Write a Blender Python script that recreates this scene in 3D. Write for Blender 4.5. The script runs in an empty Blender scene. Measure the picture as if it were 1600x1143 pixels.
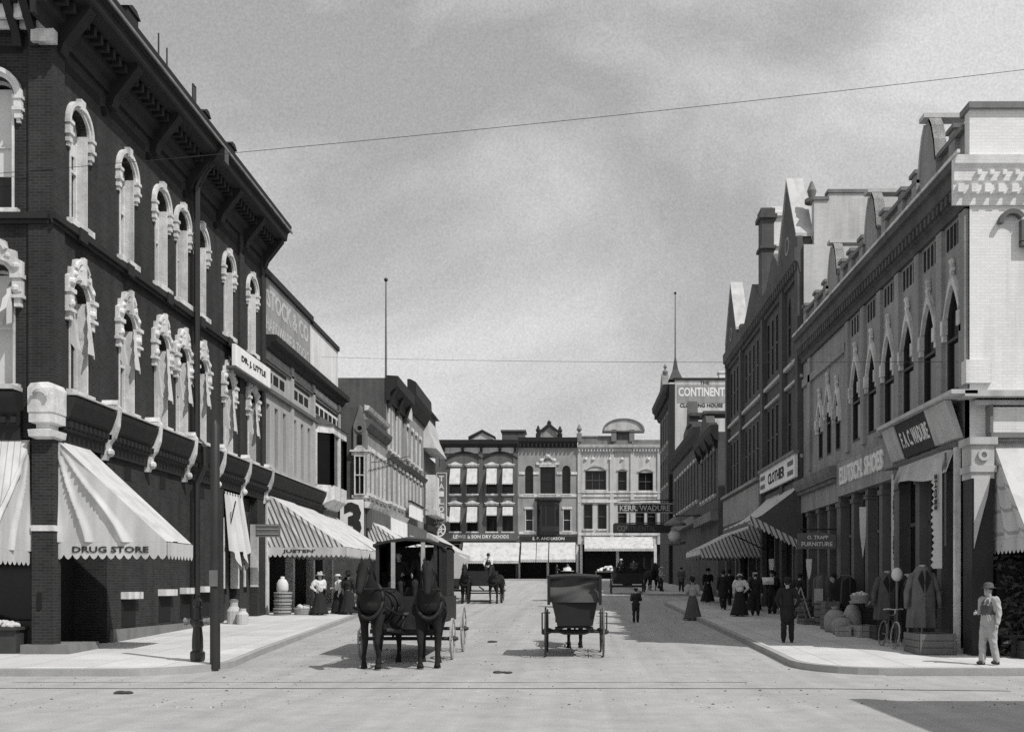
import bpy, bmesh, math, random
from mathutils import Vector, Matrix
R = math.radians
rnd = random.Random(7)
sc = bpy.context.scene
COL = sc.collection
# ------------------------------------------------------------------ camera, sky, sun
cam_d = bpy.data.cameras.new('camera'); cam = bpy.data.objects.new('camera', cam_d); COL.objects.link(cam)
CZ = 1.88
cam.location = (0, 0, CZ); cam.rotation_euler = (R(90), 0, 0)
cam_d.sensor_width = 36; cam_d.lens = 36; cam_d.shift_x = -0.05625; cam_d.shift_y = 0.2159
cam_d.clip_start = .1; cam_d.clip_end = 2000
sc.camera = cam
SUN_EL, SUN_AZ = R(52), R(50)       # azimuth measured from straight behind the camera towards the right
sun_d = bpy.data.lights.new('sun', 'SUN'); sun_d.energy = 3.6; sun_d.angle = R(.5); sun_d.color = (1, .985, .97)
sun = bpy.data.objects.new('sun', sun_d); COL.objects.link(sun)
to_sun = Vector((math.cos(SUN_EL) * math.sin(SUN_AZ), -math.cos(SUN_EL) * math.cos(SUN_AZ), math.sin(SUN_EL)))
sun.rotation_euler = to_sun.to_track_quat('Z', 'Y').to_euler(); sun.location = (30, -30, 60)
w = bpy.data.worlds.new('World'); sc.world = w; w.use_nodes = True
nt = w.node_tree; nt.nodes.clear()
def N(nt, t, **k):
    n = nt.nodes.new(t)
    for a, v in k.items(): setattr(n, a, v)
    return n
sky = N(nt, 'ShaderNodeTexSky', sky_type='NISHITA', sun_disc=False, sun_elevation=SUN_EL, sun_rotation=R(180) - SUN_AZ, dust_density=2.0, air_density=1.0)
bw = N(nt, 'ShaderNodeRGBToBW'); nt.links.new(sky.outputs[0], bw.inputs[0])
tc = N(nt, 'ShaderNodeTexCoord')
mp = N(nt, 'ShaderNodeMapping'); mp.inputs['Scale'].default_value = (1, 1, 1.7); mp.inputs['Location'].default_value = (-3.404, 2.971, -3.612)
nt.links.new(tc.outputs['Generated'], mp.inputs[0])
cl = N(nt, 'ShaderNodeTexNoise'); cl.inputs['Scale'].default_value = 2.6; cl.inputs['Detail'].default_value = 7; cl.inputs['Roughness'].default_value = .5; cl.inputs['Distortion'].default_value = .4
nt.links.new(mp.outputs[0], cl.inputs['Vector'])
cr = N(nt, 'ShaderNodeMapRange'); cr.inputs[1].default_value = .42; cr.inputs[2].default_value = .6; cr.inputs[3].default_value = 0; cr.inputs[4].default_value = 1
nt.links.new(cl.outputs['Fac'], cr.inputs[0])
gr = N(nt, 'ShaderNodeTexNoise'); gr.inputs['Scale'].default_value = 520; gr.inputs['Detail'].default_value = 2
nt.links.new(tc.outputs['Generated'], gr.inputs['Vector'])
# clouds veil the clear sky: mix the sky's own brightness towards an even cloud brightness
SKY_CLOUD = 7.0
mx = N(nt, 'ShaderNodeMix', data_type='FLOAT'); mx.inputs[3].default_value = SKY_CLOUD
nt.links.new(bw.outputs[0], mx.inputs[2])
vm = N(nt, 'ShaderNodeMath', operation='MULTIPLY_ADD'); vm.inputs[1].default_value = .56; vm.inputs[2].default_value = .42
nt.links.new(cr.outputs[0], vm.inputs[0]); nt.links.new(vm.outputs[0], mx.inputs[0])
g1 = N(nt, 'ShaderNodeMath', operation='MULTIPLY_ADD'); g1.inputs[1].default_value = .5; g1.inputs[2].default_value = .75
nt.links.new(gr.outputs['Fac'], g1.inputs[0])
g2 = N(nt, 'ShaderNodeMath', operation='MULTIPLY'); nt.links.new(mx.outputs[0], g2.inputs[0]); nt.links.new(g1.outputs[0], g2.inputs[1])
bg = N(nt, 'ShaderNodeBackground'); bg.inputs[1].default_value = .102
out = N(nt, 'ShaderNodeOutputWorld'); nt.links.new(g2.outputs[0], bg.inputs[0]); nt.links.new(bg.outputs[0], out.inputs[0])
vs = sc.view_settings; vs.view_transform = 'Standard'; vs.look = 'None'; vs.exposure = 0; vs.gamma = 1; vs.use_curve_mapping = False
sc.cycles.use_denoising = False      # leave the renderer's own fine noise, no smoothing of the grain

# ------------------------------------------------------------------ materials
MATS = {}
def mat(name, v, rough=.85, var=.25, scale=3.0, bump=.0, brick=None, stripe=None, fine=.3, spec=.3, stain=0.0, boards=None, ruts=0, joints=0):
    """neutral grey procedural surface; v is the albedo"""
    m = bpy.data.materials.new(name); m.use_nodes = True; t = m.node_tree; L = t.links.new
    b = t.nodes['Principled BSDF']; b.inputs['Roughness'].default_value = rough; b.inputs['Specular IOR Level'].default_value = spec
    geo = N(t, 'ShaderNodeNewGeometry'); pos = geo.outputs['Position']
    n1 = N(t, 'ShaderNodeTexNoise'); n1.inputs['Scale'].default_value = scale; n1.inputs['Detail'].default_value = 5; L(pos, n1.inputs['Vector'])
    n2 = N(t, 'ShaderNodeTexNoise'); n2.inputs['Scale'].default_value = 38; n2.inputs['Detail'].default_value = 3; n2.inputs['Roughness'].default_value = .7; L(pos, n2.inputs['Vector'])
    def ma(op, a, bb, c=None):
        q = N(t, 'ShaderNodeMath', operation=op)
        for i, x in enumerate((a, bb, c)):
            if x is None: continue
            if isinstance(x, (int, float)): q.inputs[i].default_value = x
            else: L(x, q.inputs[i])
        return q.outputs[0]
    f1 = ma('MULTIPLY_ADD', n1.outputs['Fac'], 2 * var, 1 - var)
    f2 = ma('MULTIPLY_ADD', n2.outputs['Fac'], 2 * fine, 1 - fine)
    val = ma('MULTIPLY', ma('MULTIPLY', f1, f2), v)
    hgt = n2.outputs['Fac']
    if brick or boards or stripe:
        sp = N(t, 'ShaderNodeSeparateXYZ'); L(pos, sp.inputs[0])
    if joints: sp2 = N(t, 'ShaderNodeSeparateXYZ'); L(pos, sp2.inputs[0])
    if brick:
        u = ma('ADD', sp.outputs[0], sp.outputs[1]); cb = N(t, 'ShaderNodeCombineXYZ'); L(u, cb.inputs[0]); L(sp.outputs[2], cb.inputs[1])
        bt = N(t, 'ShaderNodeTexBrick'); bt.inputs['Scale'].default_value = 1.0
        bt.inputs['Brick Width'].default_value = brick[0]; bt.inputs['Row Height'].default_value = brick[1]; bt.inputs['Mortar Size'].default_value = brick[2]
        bt.inputs['Color1'].default_value = (1, 1, 1, 1); bt.inputs['Color2'].default_value = (brick[3],) * 3 + (1,); bt.inputs['Mortar'].default_value = (brick[4],) * 3 + (1,)
        bt.inputs['Bias'].default_value = -.1
        L(cb.outputs[0], bt.inputs['Vector'])
        rb = N(t, 'ShaderNodeRGBToBW'); L(bt.outputs['Color'], rb.inputs[0])
        val = ma('MULTIPLY', val, rb.outputs[0])
    if boards:   # axis index, board width
        fr = ma('FRACT', ma('DIVIDE', sp.outputs[boards[0]], boards[1]), 0)
        ed = ma('LESS_THAN', fr, .1); val = ma('MULTIPLY', val, ma('MULTIPLY_ADD', ed, -.55, 1.0))
    if stripe:   # (ax,ay,az), period, duty, dark factor
        a = stripe[0]; s = ma('ADD', ma('ADD', ma('MULTIPLY', sp.outputs[0], a[0]), ma('MULTIPLY', sp.outputs[1], a[1])), ma('MULTIPLY', sp.outputs[2], a[2]))
        fr = ma('FRACT', ma('DIVIDE', s, stripe[1]), 0); ed = ma('LESS_THAN', fr, stripe[2])
        val = ma('MULTIPLY', val, ma('MULTIPLY_ADD', ed, stripe[3] - 1, 1.0))
    if stain:    # weathering streaks running down the wall
        mp_ = N(t, 'ShaderNodeMapping'); mp_.inputs['Scale'].default_value = (1.6, 1.6, .14); L(pos, mp_.inputs[0])
        n3 = N(t, 'ShaderNodeTexNoise'); n3.inputs['Scale'].default_value = 1.5; n3.inputs['Detail'].default_value = 4; L(mp_.outputs[0], n3.inputs['Vector'])
        mr = N(t, 'ShaderNodeMapRange'); mr.inputs[1].default_value = .45; mr.inputs[2].default_value = .75; mr.inputs[3].default_value = 1; mr.inputs[4].default_value = 1 - stain
        L(n3.outputs['Fac'], mr.inputs[0]); val = ma('MULTIPLY', val, mr.outputs[0])
    if joints:   # paving joints
        for ax in (0, 1):
            fr = ma('FRACT', ma('DIVIDE', sp2.outputs[ax], joints), 0); ed = ma('LESS_THAN', fr, .022); val = ma('MULTIPLY', val, ma('MULTIPLY_ADD', ed, -.32, 1.0))
        cel = N(t, 'ShaderNodeTexWhiteNoise'); cmb = N(t, 'ShaderNodeCombineXYZ')
        for ax in (0, 1): L(ma('FLOOR', ma('DIVIDE', sp2.outputs[ax], joints), 0), cmb.inputs[ax])
        L(cmb.outputs[0], cel.inputs['Vector']); val = ma('MULTIPLY', val, ma('MULTIPLY_ADD', cel.outputs['Value'], .16, .9))
    if ruts:     # wheel tracks running along the street
        mp_ = N(t, 'ShaderNodeMapping'); mp_.inputs['Scale'].default_value = (2.2, .05, 1); L(pos, mp_.inputs[0])
        n3 = N(t, 'ShaderNodeTexNoise'); n3.inputs['Scale'].default_value = 1.0; n3.inputs['Detail'].default_value = 5; L(mp_.outputs[0], n3.inputs['Vector'])
        n4 = N(t, 'ShaderNodeTexNoise'); n4.inputs['Scale'].default_value = 1.7; n4.inputs['Detail'].default_value = 6; n4.inputs['Roughness'].default_value = .65; L(pos, n4.inputs['Vector'])
        val = ma('MULTIPLY', val, ma('MULTIPLY_ADD', n3.outputs['Fac'], ruts, 1 - ruts / 2)); val = ma('MULTIPLY', val, ma('MULTIPLY_ADD', n4.outputs['Fac'], ruts * 1.2, 1 - ruts * .6))
    cc = N(t, 'ShaderNodeCombineColor')
    for i in range(3): L(val, cc.inputs[i])
    L(cc.outputs[0], b.inputs['Base Color'])
    if bump:
        bp = N(t, 'ShaderNodeBump'); bp.inputs['Strength'].default_value = bump; bp.inputs['Distance'].default_value = .02; L(hgt, bp.inputs['Height']); L(bp.outputs[0], b.inputs['Normal'])
    MATS[name] = m
    return m
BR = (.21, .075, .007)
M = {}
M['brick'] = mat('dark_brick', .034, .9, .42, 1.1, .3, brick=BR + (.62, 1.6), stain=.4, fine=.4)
M['brick2'] = mat('mid_brick', .12, .9, .3, .8, .3, brick=BR + (.8, 1.3), stain=.25)
M['brick3'] = mat('shaded_side_brick', .23, .9, .25, .8, .3, brick=BR + (.82, 1.15), stain=.3)
M['brickR'] = mat('red_facade_brick', .31, .9, .3, .8, .3, brick=BR + (.84, 1.12), stain=.3)
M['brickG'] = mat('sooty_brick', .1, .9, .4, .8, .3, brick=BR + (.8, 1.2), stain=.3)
M['white_brick'] = mat('painted_white_brick', .78, .8, .12, .9, .3, brick=BR + (.92, .84), stain=.26, fine=.16)
M['grey_brick'] = mat('painted_grey_brick', .42, .85, .15, .9, .2, brick=BR + (.9, .85), stain=.25)
M['trim'] = mat('white_painted_stone', .66, .8, .34, 5, .5, stain=.5, fine=.38)
M['stone'] = mat('pale_stone', .5, .85, .2, 2, .3, stain=.3)
M['stone_lt'] = mat('light_facade_stone', .52, .85, .2, 1.2, .3, stain=.3)
M['stone_dk'] = mat('weathered_stone', .2, .9, .25, 2, .3, stain=.3)
M['cornice_dk'] = mat('dark_painted_cornice', .022, .7, .3, 2, .2, stain=.3)
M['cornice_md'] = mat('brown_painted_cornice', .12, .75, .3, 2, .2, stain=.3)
M['paint_dk'] = mat('dark_paint', .03, .5, .3, 3)
M['dull_brick'] = mat('dull_painted_brick', .3, .85, .25, .9, .3, brick=BR + (.85, .8), stain=.4)
M['side_white'] = mat('weathered_white_side_wall', .58, .85, .2, .8, .3, brick=BR + (.9, .82), stain=.35, fine=.25)
M['paint_md'] = mat('grey_paint', .12, .6, .25, 3, stain=.2)
M['glass'] = mat('window_glass', .012, .12, .2, 1.5, spec=.35)
M['dark_in'] = mat('dark_interior', .012, .9, .3, 1)  # near-black colour standing in for shade inside shops and slots
M['blind'] = mat('roller_blind', .6, .8, .12, 1.5)
M['canvas'] = mat('white_canvas', .55, .9, .14, 1.4, .3, stain=.3, fine=.14)
M['canvas_g'] = mat('grey_canvas', .5, .9, .18, 1.2, .25, stain=.25)
M['pin'] = mat('fine_striped_canvas', .56, .9, .14, 1.4, .3, stain=.25, fine=.12, stripe=((1, .0, .3), .16, .16, .62))
M['stripe_x'] = mat('striped_canvas_side', .58, .9, .1, 1.2, .2, stripe=((1, .0, .42), .2, .38, .22))
M['stripe_y'] = mat('striped_canvas_front', .6, .9, .1, 1.2, .2, stripe=((0, 1, 0), .42, .42, .3))
M['fringe'] = mat('awning_fringe', .6, .9, .3, 20)
M['road'] = mat('dusty_road', .355, .95, .16, .35, .7, fine=.34, ruts=.5)
M['walk'] = mat('cement_sidewalk', .54, .9, .16, .6, .4, fine=.22, ruts=.25, joints=1.45)
M['kerb'] = mat('kerb_stone', .34, .9, .25, 2, .3)
M['earth'] = mat('bare_ground', .3, .95, .2, .3, .3)
M['tar'] = mat('dark_seam', .12, .9, .3, 3)  # tone of the wire shadow painted on the road
M['iron'] = mat('black_iron', .022, .32, .3, 5, .1, spec=.5)
M['wood_dk'] = mat('dark_wood', .05, .75, .35, 4, .2, stain=.2)
M['wood_md'] = mat('brown_wood', .14, .8, .35, 4, .2)
M['wood_lt'] = mat('pale_wood', .34, .8, .3, 5, .2)
M['leather'] = mat('black_leather', .018, .6, .3, 3, .2, spec=.25)
M['hood'] = mat('buggy_hood_cloth', .07, .8, .35, 3, .4)
M['horse'] = mat('bay_horse_coat', .02, .8, .6, 3, .4, spec=.12, fine=.5)
M['horse2'] = mat('brown_horse_coat', .03, .8, .6, 3, .4, spec=.12, fine=.5)
M['mane'] = mat('black_horse_hair', .012, .85, .3, 9)
M['cloth_dk'] = mat('dark_wool', .022, .95, .35, 5)
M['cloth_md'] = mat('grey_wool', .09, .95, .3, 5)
M['cloth_lt'] = mat('pale_cotton', .62, .9, .15, 5)
M['cloth_lg'] = mat('light_grey_cotton', .4, .9, .2, 5)
M['skin'] = mat('skin', .38, .6, .08, 6, fine=.05)
M['hair'] = mat('dark_hair', .02, .7, .3, 12)
M['straw'] = mat('straw_hat', .55, .8, .2, 12)
M['slate'] = mat('slate_roof', .07, .8, .3, 2, .2)
M['metal_lt'] = mat('pale_tin_roof', .5, .6, .2, 1.5, stain=.3)
M['sign_dk'] = mat('dark_sign_board', .03, .6, .3, 2)
M['sign_lt'] = mat('white_sign_board', .84, .7, .1, 2, stain=.2)
M['sign_gr'] = mat('faded_painted_sign', .33, .85, .2, 1.2, stain=.3, brick=BR + (.92, .9))
M['let_lt'] = mat('white_lettering', .75, .8, .2, 3)
M['let_dk'] = mat('black_lettering', .03, .8, .3, 3)
M['let_gr'] = mat('faded_lettering', .47, .85, .3, 1.5)
M['sack'] = mat('burlap', .3, .95, .3, 8, .4)
M['leaf'] = mat('dark_leaf', .05, .7, .5, 9)
M['fruit'] = mat('pale_goods', .55, .7, .45, 14, .4)
M['glass_lit'] = mat('reflecting_glass', .05, .08, .9, .9, spec=.6)
M['paper'] = mat('paper', .72, .9, .1, 5)

# ------------------------------------------------------------------ helpers
W = {}                                        # world position of each object's origin
def gz(y): return 0.0 if y <= 20 else .027 * (min(y, 150) - 20)
def gsw(y): return gz(y) + .15
def PX(px, d): return (px - 890) / 1600 * d
def PZ(py, d): return CZ + (917 - py) / 1600 * d
def FL(x): return lambda u, n, z: (x + n, u, z)
def FR(x): return lambda u, n, z: (x - n, u, z)
def FF(y): return lambda u, n, z: (u, y - n, z)
class MB:
    def __init__(s): s.v = []; s.f = []
    def poly(s, pts):
        b = len(s.v); s.v += [tuple(p) for p in pts]; s.f.append(tuple(range(b, b + len(pts))))
    def hexa(s, p):
        b = len(s.v); s.v += [tuple(q) for q in p]
        s.f += [tuple(b + i for i in q) for q in ((0, 1, 2, 3), (4, 7, 6, 5), (0, 4, 5, 1), (1, 5, 6, 2), (2, 6, 7, 3), (3, 7, 4, 0))]
    def box(s, F, u0, u1, n0, n1, z0, z1):
        s.hexa([F(u0, n0, z0), F(u1, n0, z0), F(u1, n1, z0), F(u0, n1, z0), F(u0, n0, z1), F(u1, n0, z1), F(u1, n1, z1), F(u0, n1, z1)])
    def loft(s, rings, caps=True, closed=True):
        b = len(s.v); k = len(rings[0])
        for r in rings: s.v += [tuple(p) for p in r]
        for i in range(len(rings) - 1):
            for j in range(k if closed else k - 1):
                j2 = (j + 1) % k; s.f.append((b + i * k + j, b + i * k + j2, b + (i + 1) * k + j2, b + (i + 1) * k + j))
        if caps and closed:
            s.f.append(tuple(b + j for j in range(k))); s.f.append(tuple(b + (len(rings) - 1) * k + j for j in reversed(range(k))))
    def prism(s, F, pts, n0, n1): s.loft([[F(u, n0, z) for u, z in pts], [F(u, n1, z) for u, z in pts]])
    def prismu(s, F, pts, u0, u1): s.loft([[F(u0, n, z) for n, z in pts], [F(u1, n, z) for n, z in pts]])
    def grid(s, fn, nu, nv):
        s.loft([[fn(i / nu, j / nv) for j in range(nv + 1)] for i in range(nu + 1)], closed=False)
    def arc(s, F, uc, zc, r0, r1, a0, a1, n0, n1, seg=12, e=1.0):
        rings = []
        for i in range(seg + 1):
            a = R(a0 + (a1 - a0) * i / seg); c, q = math.cos(a), math.sin(a)
            rings.append([F(uc + r0 * c, n0, zc + r0 * q * e), F(uc + r1 * c, n0, zc + r1 * q * e), F(uc + r1 * c, n1, zc + r1 * q * e), F(uc + r0 * c, n1, zc + r0 * q * e)])
        s.loft(rings)
    def tube(s, pts, r, seg=8):
        pts = [Vector(p) for p in pts]; rr = r if isinstance(r, (list, tuple)) else [r] * len(pts); rings = []
        for i, p in enumerate(pts):
            d = (pts[min(i + 1, len(pts) - 1)] - pts[max(i - 1, 0)]).normalized()
            a = d.orthogonal().normalized() if i == 0 else (a - d * a.dot(d)).normalized()
            b = d.cross(a); rings.append([p + (a * math.cos(2 * math.pi * k / seg) + b * math.sin(2 * math.pi * k / seg)) * rr[i] for k in range(seg)])
        s.loft(rings)
    def lathe(s, c, prof, seg=14, sx=1, sy=1, ax=None):
        rings = []
        for r, z in prof:
            ring = []
            for k in range(seg):
                a = 2 * math.pi * k / seg; p = (r * math.cos(a) * sx, r * math.sin(a) * sy, z)
                if ax == 'x': p = (p[2], p[0], p[1])
                if ax == 'y': p = (p[0], p[2], p[1])
                ring.append((c[0] + p[0], c[1] + p[1], c[2] + p[2]))
            rings.append(ring)
        s.loft(rings)
    def ball(s, c, r, sx=1, sy=1, sz=1, seg=10, n=6):
        s.lathe(c, [(r * math.sin(math.pi * max(.02, min(.98, i / n))), -r * sz * math.cos(math.pi * i / n)) for i in range(n + 1)], seg, sx, sy)
    def add(s, vs, fs):
        b = len(s.v); s.v += [tuple(v) for v in vs]; s.f += [tuple(i + b for i in f) for f in fs]
    def xf(s, mtx): s.v = [tuple(mtx @ Vector(v)) for v in s.v]; return s
    def islands(s):
        p = list(range(len(s.v)))
        def find(i):
            while p[i] != i: p[i] = p[p[i]]; i = p[i]
            return i
        for f in s.f:
            for i in f[1:]: p[find(i)] = find(f[0])
        g = {}
        for f in s.f: g.setdefault(find(f[0]), []).append(f)
        for fs in g.values():
            q = MB(); ix = {}
            for f in fs:
                for i in f:
                    if i not in ix: ix[i] = len(q.v); q.v.append(s.v[i])
                q.f.append(tuple(ix[i] for i in f))
            yield q
    def build(s, name, m, parent=None, smooth=False, recalc=True, loc=None):
        if name in SPLIT and parent is not None:
            o = None
            for q in s.islands(): o = q.build1(name, m, parent, smooth, recalc)
            return o
        return s.build1(name, m, parent, smooth, recalc, loc)
    def build1(s, name, m, parent=None, smooth=False, recalc=True, loc=None):
        me = bpy.data.meshes.new(name)
        o = bpy.data.objects.new(name, me); COL.objects.link(o)
        if parent is not None: o.parent = parent; org = W[parent]; W[o] = org
        else:
            if loc is None:
                xs = [v[0] for v in s.v]; ys = [v[1] for v in s.v]
                loc = ((min(xs) + max(xs)) / 2, (min(ys) + max(ys)) / 2, min(v[2] for v in s.v))
            org = Vector(loc); o.location = org; W[o] = org
        me.from_pydata([(v[0] - org[0], v[1] - org[1], v[2] - org[2]) for v in s.v], [], s.f)
        if recalc:
            bm = bmesh.new(); bm.from_mesh(me); bmesh.ops.recalc_face_normals(bm, faces=bm.faces); bm.to_mesh(me); bm.free()
        if smooth:
            for p in me.polygons: p.use_smooth = True
            if smooth == 'auto': me.set_sharp_from_angle(angle=R(40))
        me.materials.append(m if not isinstance(m, str) else M[m])
        return o
def tag(o, label=None, cat=None, group=None, kind=None):
    for k, v in (('label', label), ('category', cat), ('group', group), ('kind', kind)):
        if v: o[k] = v
    return o
def thing(name, label, cat, loc, group=None):
    o = bpy.data.objects.new(name, None); o.empty_display_size = .3; COL.objects.link(o); o.location = loc; W[o] = Vector(loc)
    return tag(o, label, cat, group)
ID = lambda u, n, z: (u, n, z)
SPLIT = {'pilaster', 'shop_post', 'end_block', 'string_course', 'corbel_slot', 'coping', 'buttress', 'rosette', 'label_mould', 'ground_pilaster', 'frieze_slot', 'canopy_post', 'door_post', 'corner_pier', 'sign_bar', 'parapet_gable', 'wall_panel', 'nozzle', 'gablet_cheek', 'frieze_trim', 'roof_rod', 'pier_block', 'sleeve', 'hood_side', 'hoof', 'support_arm', 'ring', 'leg', 'bracket', 'side_curtain', 'window_awning', 'dentil', 'lapel'}
# text as meshes ---------------------------------------------------
_tx = {}
def text_geo(s, bold=.02):
    if (s, bold) in _tx: return _tx[(s, bold)]
    cu = bpy.data.curves.new('text', 'FONT'); cu.body = s; cu.size = 1; cu.offset = bold; cu.resolution_u = 2; cu.extrude = .5
    ob = bpy.data.objects.new('text', cu); COL.objects.link(ob); bpy.context.view_layer.update()
    me = bpy.data.meshes.new_from_object(ob.evaluated_get(bpy.context.evaluated_depsgraph_get()))
    vs = [tuple(v.co) for v in me.vertices]; fs = [tuple(p.vertices) for p in me.polygons]
    bpy.data.objects.remove(ob); bpy.data.curves.remove(cu); bpy.data.meshes.remove(me)
    x0 = min(v[0] for v in vs); x1 = max(v[0] for v in vs); y0 = min(v[1] for v in vs); y1 = max(v[1] for v in vs)
    g = ([((v[0] - x0) / (x1 - x0) - .5, (v[1] - y0) / (y1 - y0) - .5, v[2]) for v in vs], fs); _tx[(s, bold)] = g
    return g
def text(s, P, width, height, m, parent, name='lettering', bold=.02, depth=.012):
    """P(a, b, c): world point at a along the reading direction, b up, c outwards"""
    vs, fs = text_geo(s, bold); mb = MB(); mb.add([P(v[0] * width, v[1] * height, depth * (v[2] + .5)) for v in vs], fs)
    return mb.build(name, m, parent)
# ------------------------------------------------------------------ walls and windows
def wall(mb, F, u0, u1, z0, z1, holes, depth=.35, side=True):
    us = sorted({u0, u1, *[h[0] for h in holes], *[h[1] for h in holes]}); zs = sorted({z0, z1, *[h[2] for h in holes], *[h[3] for h in holes]})
    us = [u for u in us if u0 <= u <= u1]; zs = [z for z in zs if z0 <= z <= z1]
    for a, b in zip(us, us[1:]):
        for c, d in zip(zs, zs[1:]):
            um, zm = (a + b) / 2, (c + d) / 2
            if any(h[0] < um < h[1] and h[2] < zm < h[3] for h in holes): continue
            mb.poly([F(a, 0, c), F(b, 0, c), F(b, 0, d), F(a, 0, d)])
    for h in holes:
        a, b, c, d = h[:4]; r = h[4] if len(h) > 4 else 0; sp = d - r
        mb.poly([F(a, 0, c), F(b, 0, c), F(b, -depth, c), F(a, -depth, c)])
        for e in (a, b): mb.poly([F(e, 0, c), F(e, 0, sp), F(e, -depth, sp), F(e, -depth, c)])
        if r <= 0: mb.poly([F(a, 0, d), F(b, 0, d), F(b, -depth, d), F(a, -depth, d)])
        else:
            pts = arch_pts(a, b, sp, r, h[5] if len(h) > 5 else 0)
            for p, q in zip(pts, pts[1:]):
                mb.poly([F(p[0], 0, p[1]), F(q[0], 0, q[1]), F(q[0], -depth, q[1]), F(p[0], -depth, p[1])])
                mb.poly([F(p[0], 0, p[1]), F(q[0], 0, q[1]), F(q[0], 0, d), F(p[0], 0, d)])
    if side:
        for e in (u0, u1): mb.poly([F(e, 0, z0), F(e, 0, z1), F(e, -depth, z1), F(e, -depth, z0)])
def arch_pts(a, b, sp, r, pointed=0):
    n = 10; m = (a + b) / 2; hw = (b - a) / 2; pts = []
    for i in range(n + 1):
        t = i / n * 2 - 1
        if pointed: z = r * (1 - abs(t) ** 1.5)
        else: z = r * math.sqrt(max(0, 1 - t * t))
        pts.append((m + hw * t, sp + z))
    return pts
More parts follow.
